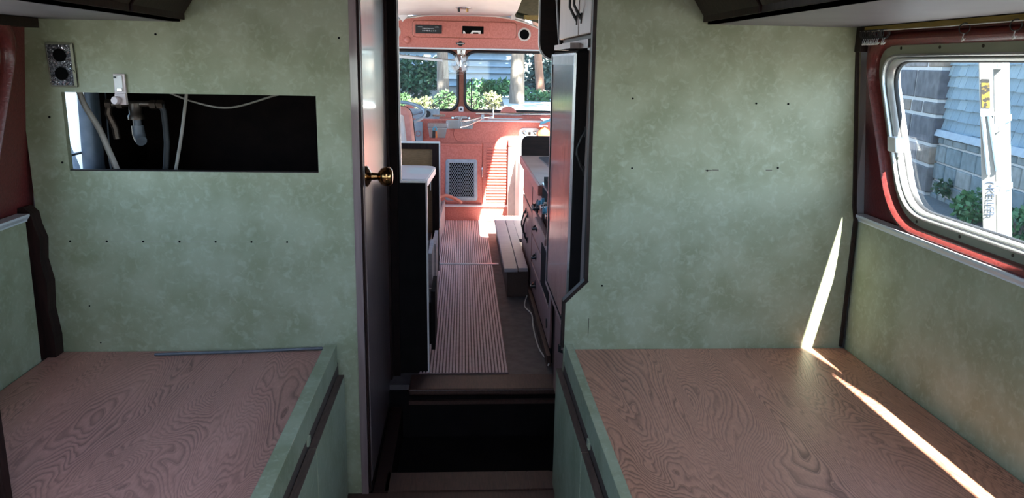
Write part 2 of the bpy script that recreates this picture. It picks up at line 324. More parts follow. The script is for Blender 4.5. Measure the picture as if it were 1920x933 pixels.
# side walls: lower panels, ledge, window bands
def side(sg):
    nm = 'right' if sg > 0 else 'left'
    xb = 1.165
    yend = 2.2 if sg > 0 else 2.125
    lp = MB().prism([(sg*xb, -.9, 0), (sg*xb, yend, 0), (sg*1.155, yend, .86), (sg*1.155, -.9, .86)], (sg*.02, 0, 0))
    struct('wall_lower_'+nm, lp, GREEN, 'green laminate lower wall panel beside the %s plywood bed' % ('sunlit' if sg > 0 else 'shaded'), 'wall')
    sl_ = MB().prism([(sg*1.175, -.9, .878), (sg*1.142, -.9, .878), (sg*1.142, -.9, .872), (sg*1.150, -.9, .862), (sg*1.150, -.9, .858), (sg*1.175, -.9, .858)], (0, yend+.9, 0))
    struct('trim_%d' % (6 if sg > 0 else 7), sl_, SILL, 'pale metal ledge capping the %s green side panel' % ('sunlit' if sg > 0 else 'shaded'), 'trim')
    Q = [Vector((2.166, 1.350)), Vector((.36, 1.350)), Vector((.21, .897)), Vector((2.016, .897))]
    if sg < 0: Q = [q+Vector((-.075, -.0)) for q in Q]
    r, n = .115, 8
    def lp3(ins, off, rr=None):
        q = inset(Q, ins); return [(sg*(wx(p.y)+off), p.x, p.y) for p in rpoly(q, max(.03, (rr or r)-ins*.6), n)]
    rect = [Vector((2.235, 1.43)), Vector((.08, 1.43)), Vector((.08, .86)), Vector((2.235, .86))]
    q = inset(Q, -.032); qr = ring_rect(q, r+.02, n, rect)
    o_ = [(sg*(wx(p.y)+.042), p.x, p.y) for p in qr]
    wallmb = MB().loops([o_, lp3(-.034, .040), lp3(-.031, .018), lp3(-.024, .006), lp3(-.014, .002), lp3(-.005, .008), lp3(0, .018), lp3(0, .032)])
    wallmb.box((sg*1.14, -.9, .86), (sg*1.16, -.75, 1.43)).box((sg*1.14, -.1, .86), (sg*1.16, .09, 1.43))
    w = struct('wall_'+nm, wallmb, REDD, 'dark red painted metal wall with rounded surround of the %s slanted window' % ('sunlit' if sg > 0 else 'shaded'), 'wall', smooth=True)
    win = thing('window_%d' % (1 if sg > 0 else 2), (sg*1.15, 1.5, .9), 'slanted bus window with aluminium frame beside the %s bed' % ('sunlit' if sg > 0 else 'shaded'), 'window', kind='structure')
    MB().loops([lp3(0, .036), lp3(0, .028), lp3(.024, .028), lp3(.024, .040)]).build('flange', ALUO, win, smooth=True)
    MB().loops([lp3(.022, .034), lp3(.022, .020), lp3(.026, .018), lp3(.028, .020), lp3(.028, .036)]).build('frame', ALU, win, smooth=True)
    MB().loops([lp3(.030, .036), lp3(.030, .030), lp3(.033, .028), lp3(.036, .030), lp3(.040, .046), lp3(.040, .054)]).build('sash', ALU, win, smooth=True)
    MB().loops([lp3(.038, .046), lp3(.040, .043), lp3(.0425, .046), lp3(.0425, .054)]).build('gasket', RUBBER, win, smooth=True)
    pane = lp3(.040, .050); MB().add(pane, [tuple(range(len(pane)))]).build('pane', GLASS, win)
    if sg > 0:
        for y, z in ((1.932, .909), (1.75, .909), (1.565, .909), (2.03, 1.343), (1.86, 1.343), (1.70, 1.343), (1.53, 1.343), (2.075, 1.10)):
            MB().lathe([(.004, 0), (.004, .002), (.002, .003)], (wx(z)+.0285, y, z), (-1, 0, 0), 10).build('screw', BRONZE, win, smooth=True)
        lt = MB().prism([(wx(1.10)+.006, 2.0, 1.078), (wx(1.1)+.006, 2.042, 1.078), (wx(1.1)+.006, 2.052, 1.116), (wx(1.1)+.006, 2.012, 1.116)], (.03, 0, 0)).build('latch', WHITE, win, bevel=.003)
        MB().lathe([(.005, 0), (.005, .004)], (wx(1.06)+.02, 2.012, 1.062), (-1, 0, 0), 10).build('latch_screw', CHROME, win)
    # outer skin with the same opening
    q2 = inset(Q, .02); o2 = ring_rect(q2, r, n, [Vector((2.24, 2.0)), Vector((.06, 2.0)), Vector((.06, -.75)), Vector((2.24, -.75))])
    sk = MB().loops([[(sg*(wx(min(max(p.y, .885), 1.6))+.075), p.x, p.y) for p in o2], lp3(.02, .075), lp3(.03, .055)])
    # remaining side wall, rear and front, with plain window openings
    def strip(y0, y1, z0, z1): sk.box((sg*1.16, y0, z0), (sg*1.22, y1, z1))
    holes = [(-.75, -.1, .9, 1.36)] + ([(2.36, 2.54, .93, 1.3)] if sg < 0 else []) + [(3.1, 4.3, .84, 1.65), (4.4, 5.2, .84, 1.65), (5.3, 6.2, .70, 1.65)]
    y = -.95
    for a, b, c, d in holes:
        if y < .06 <= a: strip(y, .06, -.75, 2.0); y = 2.24
        strip(y, a, -.75, 2.0); strip(a, b, -.75, c); strip(a, b, d, 2.0); y = b
    strip(y, 6.45, -.75, 2.0)
    struct('wall_outer_'+nm, sk, SKIN, 'outer metal side of the bus on the %s side, with window openings' % ('ladder' if sg > 0 else 'bathroom'), 'wall')
    # wooden strip below the overhead cabinet
    return w
side(1); side(-1)
# exterior drip rail over the sunny window
struct('trim_8', MB().box((1.165, -.9, 1.362), (1.208, 2.3, 1.392)), SKIN, 'metal drip rail outside above the sunlit window', 'trim')
br = struct('trim_9', MB().prism([(1.312, .5, 1.60), (1.345, .5, 1.60), (1.200, 1.47, 1.60), (1.167, 1.47, 1.60)], (0, 0, .02)), SKIN, 'unseen bar added outside to break the sun stripe on the bed', 'trim')  # unseen bar added so its shadow interrupts the sun stripe
# rear wall with window
rw = MB()
for a, b in (((-1.2, -.8), (-.9, 2)), ((.8, 1.2), (-.9, 2)), ((-.8, .8), (-.9, 1.0)), ((-.8, .8), (1.3, 2)), ((-.03, .03), (1.0, 1.3))): rw.box((a[0], -.95, b[0]), (a[1], -.9, b[1]))
struct('wall_rear', rw, REDD, 'red rear wall of the bus behind the beds', 'wall')
# ceiling with an unseen hatch added to throw sun onto the front wall
cl = MB()
for a in ((-1.22, -.95, 1.22, -.6), (-1.22, -.6, -.45, .35), (.45, -.6, 1.22, .35), (-1.22, .35, 1.22, 3.4), (-1.22, 3.4, .45, 5.0), (-1.22, 5.0, 1.22, 5.75)): cl.box((a[0], a[1], 1.92), (a[2], a[3], 1.97))
hq = [Vector((.505, 3.53)), Vector((1.08, 3.53)), Vector((1.08, 4.85)), Vector((.505, 4.85))]; hr = ring_rect(hq, .08, 5, [Vector((.45, 3.4)), Vector((1.22, 3.4)), Vector((1.22, 5.0)), Vector((.45, 5.0))]); hi_ = rpoly(hq, .08, 5)
cl.loops([[(p.x, p.y, 1.92) for p in hr], [(p.x, p.y, 1.92) for p in hi_], [(p.x, p.y, 1.97) for p in hi_], [(p.x, p.y, 1.97) for p in hr]])
cl.loops([[(-1.22, 5.75, 1.92), (1.22, 5.75, 1.92), (1.22, 5.75, 1.97), (-1.22, 5.75, 1.97)], [(-1.22, 6.42, 1.64), (1.22, 6.42, 1.64), (1.22, 6.42, 1.69), (-1.22, 6.42, 1.69)]], True, True, True)
struct('ceiling', cl, INSUL, 'bare dark roof lining of the bus above the cab', 'ceiling')
hm = bpy.data.materials.new('added_vent_acrylic'); hm.use_nodes = True; ht = hm.node_tree; ht.nodes.clear()
ho = ht.nodes.new('ShaderNodeOutputMaterial'); hb = ht.nodes.new('ShaderNodeBsdfTranslucent'); hb.inputs[0].default_value = (.36, .43, .58, 1); ht.links.new(hb.outputs[0], ho.inputs[0])
hv = thing('window_6', (0, -.12, 1.97), 'unseen translucent vent added in the roof to brighten the beds', 'window', kind='structure')  # unseen diffusing vent, added to light beds and partitions from above
MB().loops([[(-.46, -.61, 1.98), (.46, -.61, 1.98), (.46, .36, 1.98), (-.46, .36, 1.98)], [(-.44, -.59, 2.03), (.44, -.59, 2.03), (.44, .34, 2.03), (-.44, .34, 2.03)]], True, False, True).build('added_vent_lid', hm, hv)
# left corner trim (wavy dark board between side panel and partition)
wv = [(-1.16, 2.13, .465), (-1.16, 2.13, .84)]
poly = [(-1.150, z) for z in (.46, .6, .7, .8, .86, .885)] + [(-1.125, .89), (-1.108, .872), (-1.104, .84), (-1.092, .80), (-1.098, .74), (-1.088, .68), (-1.094, .6), (-1.086, .52), (-1.088, .46)]
struct('trim_10', MB().prism([(x-.045, 2.15, z) for x, z in poly], (0, .045, 0)), DARK, 'dark wavy edged corner board beside the shaded green panel', 'trim')
struct('trim_11', BX((1.090, 1.0, 1.386), (1.10, 2.19, 1.414)), YELLOW, 'yellow pine batten under the overhead cabinet above the window', 'trim')
struct('trim_12', BX((-1.13, .6, 1.355), (-1.095, 2.19, 1.385)), DARKB, 'brown batten under the shaded overhead cabinet', 'trim')
struct('trim_13', BX((1.085, 2.165, 1.335), (1.105, 2.199, 1.40)), DARKB, 'short dark block ending the curtain wire', 'trim')
struct('trim_14', MB().prism([(1.150, 2.192, .47), (1.150, 2.192, .86), (1.142, 2.192, .90), (1.094, 2.192, 1.36), (1.086, 2.192, 1.36), (1.132, 2.192, .90), (1.140, 2.192, .86), (1.141, 2.192, .47)], (0, .010, 0)), DARKB, 'dark gap strip where sunlit panel meets partition', 'trim')

# ================================================================ BEDS
def bed(sg):
    L = sg < 0
    where = 'left of the corridor' if L else 'right of the corridor'
    word = 'shaded' if L else 'sunlit'
    t = thing('bed_platform', (sg*.75, 1.5, 0), 'plywood bed platform with green rail, %s' % ('under the opening with pipes' if L else 'striped by sunlight'), 'bed')
    if L: xi, xo, xd = .39, .356, .337
    else: xi, xo, xd = .320, .297, .279
    BX((sg*xi, .4, .44), (sg*1.155, 2.195, .465)).build('bed_board', PLY_L if L else PLY_R, t)
    yr = 2.15 if L else 2.145
    rl = MB().box((sg*xo, .4, .435), (sg*xi, yr, .50)); rl.build('bed_rail', GREEN, t, bevel=.0015)
    BX((sg*(xo+.001), .4, .02), (sg*(xo+.02), yr+.02, .437)).build('cabinet_frame', RAWED, t)
    BX((sg*(xd+.004), .4, 0), (sg*(xo+.02), yr+.01, .025)).build('toe_board', GREEN, t)
    divs = [2.15, 1.705, 1.25, .8] if L else [2.235, 1.672, 1.15, .7]
    for a, b in zip(divs, divs[1:]):
        if not L and a == 2.235: a = 2.19
        d = BX((sg*xd, b+.004, .03), (sg*(xo-.001), a-.004, .405)).build('cabinet_door', GREEN, t, bevel=.001)
        BX((sg*(xd+.0005), b+.004, .4052), (sg*(xo-.001), a-.004, .409)).build('door_edge', RAWED, d)
    for y in divs[1:3]: BX((sg*(xo-.004), y-.012, .418), (sg*(xo+.002), y+.012, .437)).build('rail_tab', GREEN, t)
    return t
bed(-1); bed(1)
st = MB().tube([(-.865, 2.155, .4705), (-.60, 2.172, .472), (-.405, 2.185, .476), (-.395, 2.183, .471)], .0045, 6)
tag(st.build('metal_strip', GREYPIPE), 'thin metal strip lying along the back of the shaded bed', 'strip')
post = tag(BX((-.935, 1.36, .466), (-.838, 1.385, 1.2)).build('upright_board', DARK, bevel=.002), 'dark upright board standing on the near corner of the shaded bed', 'board')

# ================================================================ OVERHEAD CABINETS
def overhead(sg):
    L = sg < 0
    t = thing('overhead_cabinet', (sg*.9, 1.2, 1.4), 'dark overhead cabinet above the %s' % ('ornate outlet and pipes' if L else 'sunlit bed and window'), 'cabinet')
    xf = .74 if L else .665; zb = 1.378 if L else 1.40
    BX((sg*xf, .3, zb), (sg*1.086, 2.197, zb+.012)).build('bottom_panel', CABB, t)
    # face leaning out over the aisle
    MB().prism([(sg*xf, .3, zb), (sg*xf, .3, zb+.03), (sg*(xf-.30), .3, zb+.46), (sg*(xf-.28), .3, zb+.46), (sg*(xf+.02), .3, zb+.03), (sg*(xf+.02), .3, zb)], (0, 1.897, 0)).build('face_frame', DARK, t)
    ys = [2.19, 1.76, 1.1, .5] if not L else [2.19, 1.84, 1.2, .5]
    for a, b in zip(ys, ys[1:]):
        MB().prism([(sg*(xf-.001), b+.008, zb+.008), (sg*(xf-.001), b+.008, zb+.031), (sg*(xf-.24), b+.008, zb+.38), (sg*(xf-.257), b+.008, zb+.37), (sg*(xf-.018), b+.008, zb+.02), (sg*(xf-.018), b+.008, zb+.004)], (0, a-b-.016, 0)).build('cabinet_door', DARK, t, bevel=.002)
    BX((sg*1.07, .3, zb), (sg*1.09, 2.197, 1.9)).build('back_panel', DARK, t)
overhead(1); overhead(-1)

# ================================================================ CURTAIN WIRE AND RINGS
tag(MB().tube([(1.086, 2.18, 1.388), (1.086, 1.8, 1.386), (1.086, 1.2, 1.388), (1.086, .9, 1.389)], .0012, 5).build('curtain_wire', WIRE), 'thin curtain wire stretched above the sunlit window', 'wire')
def curtain_ring(y, lab, grp=None, tip=True, rot=0):
    t = thing('curtain_ring', (1.086, y, 1.388), lab, 'ring', grp); t.rotation_euler = (0, 0, rot)
    MB().torus((1.086, y, 1.379), (.25, 1, .1), .011, .0013, 16, 5).build('ring', IRON, t, smooth=True)
    MB().tube([(1.086, y, 1.368), (1.083, y-.002, 1.360), (1.086, y-.004, 1.354), (1.089, y-.002, 1.358)], .0012, 5).build('hook', SILL if tip else IRON, t)
    if tip: MB().tube([(1.086, y+.004, 1.357), (1.084, y, 1.353), (1.087, y-.004, 1.356)], .0022, 5).build('cloth_scrap', WIRE, t)
for i in range(11):
    curtain_ring(2.155-.0098*i-(.012 if i > 8 else 0), 'small dark curtain ring bunched at the far end of the wire', 'curtain rings bunched at the end of the wire', True, random.uniform(-.4, .4))
curtain_ring(1.714, 'single dark curtain ring hanging midway along the wire')
curtain_ring(1.55, 'single dark curtain ring hanging at the near end of the wire')

# ================================================================ OUTLET, VALVE, PIPES
t = thing('outlet_plate', (-1.051, 2.2, 1.262), 'ornate pewter outlet cover plate on the green partition', 'outlet')
op = rpoly([Vector((-1.088, 1.319)), Vector((-1.018, 1.319)), Vector((-1.016, 1.205)), Vector((-1.084, 1.205))], .004, 2)
ip = rpoly(inset([Vector((-1.088, 1.319)), Vector((-1.018, 1.319)), Vector((-1.016, 1.205)), Vector((-1.084, 1.205))], .005), .003, 2)
P3 = lambda ps, y: [(p.x, y, p.y) for p in ps]
MB().loops([P3(op, 2.199), P3(op, 2.194), P3(ip, 2.190)], True, False, True).build('plate', PEWTER, t)
MB().loops([P3(op, 2.1955), P3(op, 2.1925), P3(ip, 2.1885), P3(ip, 2.1905)]).build('plate_rim', ALUO, t)
for z in (1.287, 1.240):
    MB().lathe([(.0165, 0), (.0165, .003), (.012, .0035)], (-1.051, 2.190, z), (0, -1, 0), 20).build('socket', HOLE, t)
rs = MB(); random.seed(3)
for i in range(46):
    x = random.uniform(-1.080, -1.022); z = random.uniform(1.212, 1.312)
    if min(math.hypot(x+1.051, z-1.287), math.hypot(x+1.051, z-1.24)) < .019: continue
    rs.torus((x, 2.190, z), (random.uniform(-.2, .2), -1, random.uniform(-.2, .2)), random.uniform(.003, .005), .0011, 8, 4, random.randint(0, 300), random.randint(300, 560))
rs.build('scrollwork', CHROME, t, kind='stuff')

t = thing('latch_fitting', (-.905, 2.19, 1.2), 'small white plastic latch hanging over the top of the opening', 'latch')
MB().box((-.922, 2.192, 1.188), (-.892, 2.199, 1.242)).build('backplate', PINK, t, bevel=.0015)
MB().box((-.919, 2.189, 1.196), (-.898, 2.192, 1.238)).build('face', WHITE, t, bevel=.001)
MB().lathe([(.003, 0), (.003, .003)], (-.916, 2.189, 1.233), (0, -1, 0), 10).build('screw', IRON, t)
MB().box((-.912, 2.183, 1.197), (-.899, 2.192, 1.205)).build('catch', CHROME, t, bevel=.001)
MB().prism([(-.918, 2.178, 1.164), (-.888, 2.178, 1.162), (-.889, 2.178, 1.192), (-.917, 2.178, 1.19)], (0, .014, 0)).build('lower_plate', PINK, t, bevel=.0015)
MB().lathe([(.008, 0), (.011, .004), (.011, .014), (.009, .018)], (-.909, 2.178, 1.174), (-.15, -1, 0), 16).build('knob', PINK, t, smooth=True)

t = thing('pipe_manifold', (-.91, 2.3, 1.15), 'tarnished brass pipe tee with grey elbow inside the opening', 'pipe')
MB().tube([(-.985, 2.3, 1.155), (-.93, 2.3, 1.158), (-.845, 2.3, 1.158)], .009, 10).build('cross_pipe', BRONZE, t, smooth=True)
for x in (-.985, -.955, -.865, -.845): MB().lathe([(.0135, -.008), (.0135, .008)], (x, 2.3, 1.157), (1, 0, 0), 6).build('nut', BRONZE, t)
MB().tube([(-.985, 2.3, 1.155), (-.99, 2.3, 1.13), (-.975, 2.3, 1.09), (-.972, 2.3, 1.06)], .010, 8).build('side_branch', BRONZE, t, smooth=True)
MB().lathe([(.017, 0), (.017, -.03), (.021, -.034), (.021, -.045)], (-.915, 2.3, 1.16), (0, 0, 1), 14).build('tee', BRONZE, t, smooth=True)
MB().tube([(-.913, 2.3, 1.118), (-.913, 2.3, 1.085)], .011, 12).build('riser_pipe', GREYPIPE, t, smooth=True)
MB().tube([(-.913, 2.3, 1.098), (-.912, 2.3, 1.075), (-.907, 2.295, 1.062), (-.90, 2.285, 1.056)], [.0165, .017, .0165, .015], 12).build('elbow', GREYPIPE, t, smooth=True)
MB().tube([(-.845, 2.3, 1.158), (-.838, 2.3, 1.14), (-.836, 2.3, 1.10), (-.836, 2.3, 1.05), (-.843, 2.3, .99), (-.855, 2.3, .93)], .0085, 8).build('black_hose', RUBBER, t, smooth=True)
def cable(name, pts, r, mat, label, cat='cable'):
    P = [Vector(p) for p in pts]; out = []
    for i in range(len(P)-1):
        a, b, c, d = P[max(i-1, 0)], P[i], P[i+1], P[min(i+2, len(P)-1)]
        for k in range(6):
            u = k/6; out.append(.5*((2*b)+(c-a)*u+(2*a-5*b+4*c-d)*u*u+(3*b-a-3*c+d)*u**3))
    out.append(P[-1]); return tag(MB().tube(out, r, 8).build(name, mat, smooth=True), label, cat)
cable('drain_hose', [(-1.055, 2.27, 1.23), (-1.04, 2.27, 1.16), (-1.005, 2.27, 1.09), (-.985, 2.27, 1.03), (-.955, 2.27, .94)], .0085, TAN, 'tan hose running diagonally down inside the opening', 'hose')
cable('grey_cable', [(-1.02, 2.29, 1.10), (-1.0, 2.29, 1.05), (-.985, 2.28, .94)], .003, GREYPIPE, 'thin grey cable behind the tan hose')
cable('grey_cable', [(-.765, 2.3, 1.23), (-.775, 2.3, 1.17), (-.795, 2.3, 1.07), (-.826, 2.3, .94)], .0048, TAN, 'pale upright cable right of the brass pipe')
cable('grey_cable', [(-.85, 2.32, 1.20), (-.76, 2.32, 1.165), (-.66, 2.33, 1.15), (-.52, 2.34, 1.19), (-.44, 2.34, 1.20)], .0028, TAN, 'thin pale cable sagging across the back of the opening')
# bathroom shell
mb = MB().box((-1.16, 2.92, 0), (-.24, 2.94, 1.9)).box((-1.16, 2.60, 0), (-1.135, 2.92, 1.9)).box((-.40, 2.23, 0), (-.385, 2.92, 1.9))
mb.box((-1.16, 2.23, -.02), (-.275, 2.92, .0))
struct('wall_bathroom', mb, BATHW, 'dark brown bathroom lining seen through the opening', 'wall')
gw = []
for y, x in ((2.525, -1.16), (2.53, -1.135), (2.548, -1.12), (2.575, -1.118), (2.60, -1.125), (2.615, -1.112), (2.64, -1.135)): gw.append((x, y))
mb = MB().loops([[(x-.02*(0 if z < .9 else 1), y+.16*(z-.95)*.4, z) for x, y in gw] for z in (.4, .9, 1.1, 1.3, 1.9)], False)
mb.loops([[(x-.06, y+.16*(z-.95)*.4+.01, z) for x, y in gw] for z in (.4, .9, 1.1, 1.3, 1.9)], False)
struct('wall_bathroom', mb, TUB, 'grey curved liner beside the bright bathroom window', 'wall', smooth=True)
win = thing('window_3', (-1.18, 2.45, .95), 'bright narrow bathroom window seen through the opening', 'window', kind='structure')
MB().box((-1.185, 2.34, .9), (-1.155, 2.405, 1.32)).build('frame', REDD, win)
MB().box((-1.19, 2.36, .99), (-1.18, 2.54, .996)).build('rail', GREYPIPE, win)
MB().add([(-1.19, 2.36, .93), (-1.19, 2.54, .93), (-1.19, 2.54, 1.3), (-1.19, 2.36, 1.3)], [(0, 1, 2, 3)]).build('pane', GLASS, win)

# ================================================================ BATHROOM DOOR
d = thing('door_1', (-.265, 2.5, 0), 'glossy brown bathroom door with brass knob facing the corridor', 'door', kind='structure')
BX((-.310, 2.232, .02), (-.275, 2.88, 1.9)).build('door_leaf', DOORM, d, bevel=.003)
k = MB().lathe([(.030, 0), (.030, .004), (.022, .010), (.011, .016), (.010, .032), (.014, .036), (.024, .044), (.0285, .056), (.027, .068), (.020, .075), (.006, .0765)], (-.275, 2.262, .966), (1, 0, 0), 24).build('knob', BRASS, d, smooth=True)
struct('trim_15', BX((-.31, 2.882, 0), (-.268, 2.935, 1.9)), DARK, 'dark jamb post beyond the bathroom door', 'trim')

# ================================================================ LEFT CORRIDOR
t = thing('corridor_divider', (-.5, 2.93, 0), 'black stepped divider board edged with pale trim beside the corridor', 'divider')
prof = [(-1.15, FZ), (-.134, FZ), (-.138, .846), (-.232, .846), (-.240, 1.9), (-1.15, 1.9)]
MB().prism([(x, 2.942, z) for x, z in prof], (0, .022, 0)).build('board', BLACK, t)  # black colour holds the shade on this unlit face
E_ = [(-.128, FZ), (-.132, .851), (-.227, .851), (-.234, 1.9)]
mb = MB()
for (a, b), (c, e) in zip(E_, E_[1:]):
    mb.add([(a, 2.939, b), (a, 2.966, b), (c, 2.966, e), (c, 2.939, e), (a-.006, 2.939, b-.005), (a-.006, 2.966, b-.005), (c-.006, 2.966, e-.005), (c-.006, 2.939, e-.005)], [(0, 1, 2, 3), (7, 6, 5, 4), (0, 3, 7, 4), (1, 5, 6, 2), (0, 4, 5, 1), (3, 2, 6, 7)])
mb.build('edge_trim', WHITE, t)
t = thing('drawer_unit', (-.5, 3.4, FZ), 'low wooden drawer unit behind the black divider', 'cabinet')
BX((-1.12, 2.97, FZ), (-.19, 3.9, .52)).build('body', GREYW, t)
for i, (y0, y1, z0, z1, xo) in enumerate(((2.985, 3.22, .17, .41, -.106), (3.25, 3.52, .30, .50, -.128), (3.55, 3.86, .16, .47, -.12))):
    dd = BX((xo-.016, y0, z0), (xo, y1, z1)).build('drawer_front', BLACK if i == 0 else GREYW, t)
    BX((-.185, y0+.01, z0+.02), (xo-.016, y0+.022, z1-.05)).build('drawer_side', GREYW if i else BLACK, dd)
    BX((-.185, y1-.022, z0+.02), (xo-.016, y1-.01, z1-.05)).build('drawer_side', GREYW, dd)
# dinette
t = thing('dinette_table', (-.5, 4.2, FZ), 'white topped dinette table against the brown panel', 'table')
tp = rpoly([Vector((-1.12, 3.90)), Vector((-.178, 3.90)), Vector((-.150, 4.42)), Vector((-1.12, 4.47))], [.01, .03, .08, .01], 5)
MB().prism([(p.x, p.y, .69) for p in tp], (0, 0, .03)).build('tabletop', TABLE, t)
MB().prism([(p.x, p.y, .684) for p in rpoly([Vector((-1.125, 3.894)), Vector((-.172, 3.894)), Vector((-.144, 4.425)), Vector((-1.125, 4.476))], [.01, .03, .08, .01], 5)], (0, 0, .032)).build('table_edge', WHITE, t)
MB().tube([(-.5, 4.2, FZ), (-.5, 4.2, .69)], .025, 12).build('leg', CHROME, t)
MB().tube([(-.175, 4.30, .684), (-.175, 4.30, .60)], .003, 6).build('latch_cord', WIRE, t)
t = thing('seat_back_panel', (-.5, 4.5, FZ), 'brown plywood dinette seat back panel with pale edge trim', 'panel')
BX((-1.13, 4.50, FZ), (-.145, 4.52, .838)).build('panel', OAK, t)
BX((-.172, 4.485, FZ), (-.134, 4.50, .838)).build('stile', DARK, t)
BX((-1.13, 4.485, .805), (-.172, 4.50, .838)).build('top_rail', DARK, t)
mb = MB().box((-.134, 4.482, .35), (-.128, 4.525, .845)).box((-1.13, 4.482, .838), (-.134, 4.525, .845)); mb.build('edge_trim', WHITE, t)
t = thing('bench_box', (-.5, 5.1, FZ), 'low weathered bench box behind the brown dinette panel', 'bench')
BX((-1.1, 3.93, FZ), (-.20, 4.47, .40)).build('seat_base', GREYW, t, bevel=.003)
BX((-.215, 3.9, FZ), (-.165, 4.2, .385)).build('front_box', DARK, t)
BX((-1.1, 4.53, FZ), (-.15, 5.96, .25)).build('base', GREYW, t)
for y0, y1 in ((4.54, 4.98), (4.99, 5.42), (5.43, 5.95)): BX((-1.1, y0, .25), (-.165, y1, .27)).build('plank', GREYW, t, bevel=.002)
MB().prism([(-.162, 4.0, .20), (-.150, 4.0, .20), (-.150, 4.0, .36), (-.162, 4.0, .36)], (.02, 1.9, -.09)).build('edge_board', GREYW, t)
cable('orange_hose', [(-.30, 5.70, .285), (-.2, 5.75, .30), (-.12, 5.80, .32), (-.03, 5.82, .28), (-.01, 5.83, .26)], .013, HOSE, 'salmon coloured hose end drooping past the heater grille', 'hose')

# ================================================================ RIGHT CORRIDOR: PANTRY, FRIDGE, KITCHEN
def pull(parent, x, y, z0, z1, mat=IRON):
    zm = (z0+z1)/2; mb = MB()
    mb.tube([(x, y, z0+.012), (x-.012, y, z0+.03), (x-.024, y, zm-.01), (x-.024, y, zm+.01), (x-.012, y, z1-.03), (x, y, z1-.012)], [.005, .0045, .004, .004, .0045, .005], 8)
    for s, z in ((1, z0), (-1, z1)): mb.prism([(x, y-.004, z), (x, y+.004, z), (x, y+.009, z+s*.03), (x, y-.009, z+s*.03)], (-.004, 0, 0))
    return mb.build('handle', mat, parent, smooth=False)
XC = .361
t = thing('upper_cabinet', (.6, 2.6, 1.37), 'pale wood two door wall cabinet above the fridge', 'cabinet')
BX((XC+.008, 2.223, 1.36), (1.1, 2.99, 1.9)).build('body', DARK, t)
for a, b, hy in ((2.226, 2.455, 2.405), (2.473, 2.955, 2.500)):
    dd = BX((XC-.012, a, 1.372), (XC+.008, b, 1.9)).build('cabinet_door', MAUVE_L, t, bevel=.003)
    pull(dd, XC-.012, hy, 1.405, 1.53)
t = thing('pantry_cabinet', (.6, 2.6, FZ), 'pale wood pantry cabinet housing the fridge beside the green partition', 'cabinet')
BX((XC, 2.223, .45), (XC+.02, 2.345, 1.335)).build('face_strip', MAUVE_L, t)
BX((XC, 2.345, 1.335), (XC+.02, 2.96, 1.36)).build('top_rail', MAUVE, t)
BX((.33, 2.50, 1.335), (XC, 2.93, 1.352)).build('wood_cleat', MAUVE_L, t)
BX((XC, 2.223, 1.34), (XC+.02, 2.345, 1.36)).build('gap', BLACK, t)
BX((.40, 2.223, FZ), (1.1, 2.245, 1.9)).build('side_panel', DARK, t)
pull(t, XC, 2.318, .965, 1.11)
BX((XC, 2.223, FZ), (XC+.02, 2.95, .49)).build('lower_face', DARK, t)
dw = BX((.338, 2.28, .12), (XC, 2.72, .43)).build('lower_door', MAUVE, t, bevel=.003)
MB().tube([(.338, 2.42, .40), (.318, 2.42, .395), (.318, 2.42, .375), (.338, 2.42, .37)], .006, 8).build('handle', IRON, dw)
BX((.335, 2.3, .438), (XC, 2.95, .452)).build('rail', MAUVE_L, t)
fr = thing('refrigerator', (.6, 2.62, .5), 'wood panelled refrigerator with glossy rippled door facing the corridor', 'refrigerator')
BX((.375, 2.35, .48), (.95, 2.95, 1.33)).build('body', BLACK, fr)
BX((.327, 2.318, .475), (.372, 2.925, 1.328)).build('door', BLACK, fr, bevel=.008)
BX((.3225, 2.335, .485), (.3275, 2.895, 1.285)).build('door_panel', FRIDGE, fr)
BX((.320, 2.325, .478), (.328, 2.335, 1.318)).build('edge_trim', STEEL, fr)
BX((.320, 2.895, .478), (.328, 2.907, 1.318)).build('edge_trim', RUBBER, fr)
BX((.320, 2.907, .478), (.328, 2.918, 1.318)).build('edge_trim', STEEL, fr)
BX((.3215, 2.335, 1.285), (.328, 2.90, 1.313)).build('name_strip', GREYB, fr)
BX((.3205, 2.335, 1.313), (.328, 2.92, 1.320)).build('top_trim', STEEL, fr)
BX((.322, 2.325, .457), (.36, 2.94, .475)).build('bottom_trim', STEEL, fr)
# kitchen run
XK = .355
t = thing('kitchen_cabinet', (.65, 3.9, FZ), 'mauve kitchen base cabinet with three drawers and a door', 'cabinet')
BX((XK+.012, 3.43, FZ), (1.1, 4.62, .70)).build('body', DARK, t)
BX((XK-.012, 3.0, FZ), (XK+.006, 4.6, FZ+.045)).build('kick_rail', PLANK, t)
zz = [.155, .30, .44, .585]
for a, b in zip(zz, zz[1:]):
    dd = BX((XK, 3.475, a+.006), (XK+.014, 3.93, b-.006)).build('drawer', MAUVE, t, bevel=.003)
    MB().tube([(XK, 3.66, (a+b)/2+.012), (XK-.02, 3.67, (a+b)/2+.006), (XK-.02, 3.70, (a+b)/2+.004), (XK, 3.72, (a+b)/2+.012)], .006, 8).build('handle', IRON, dd)
    MB().lathe([(.024, 0), (.016, .004)], (XK, 3.69, (a+b)/2+.01), (-1, 0, 0), 14).build('rosette', IRON, dd)
dd = BX((XK, 3.475, .598), (XK+.014, 3.93, .70)).build('drawer', MAUVE, t, bevel=.003)
MB().tube([(XK, 3.56, .64), (XK-.025, 3.57, .632), (XK-.025, 3.66, .632), (XK, 3.67, .64)], .007, 8).build('handle', IRON, dd)
MB().lathe([(.034, 0), (.03, .006), (.02, .01)], (XK-.004, 3.61, .64), (-1, 0, 0), 16).build('rosette', IRON, dd)
dd = BX((XK, 3.96, .155), (XK+.014, 4.27, .54)).build('cabinet_door', MAUVE, t, bevel=.003)
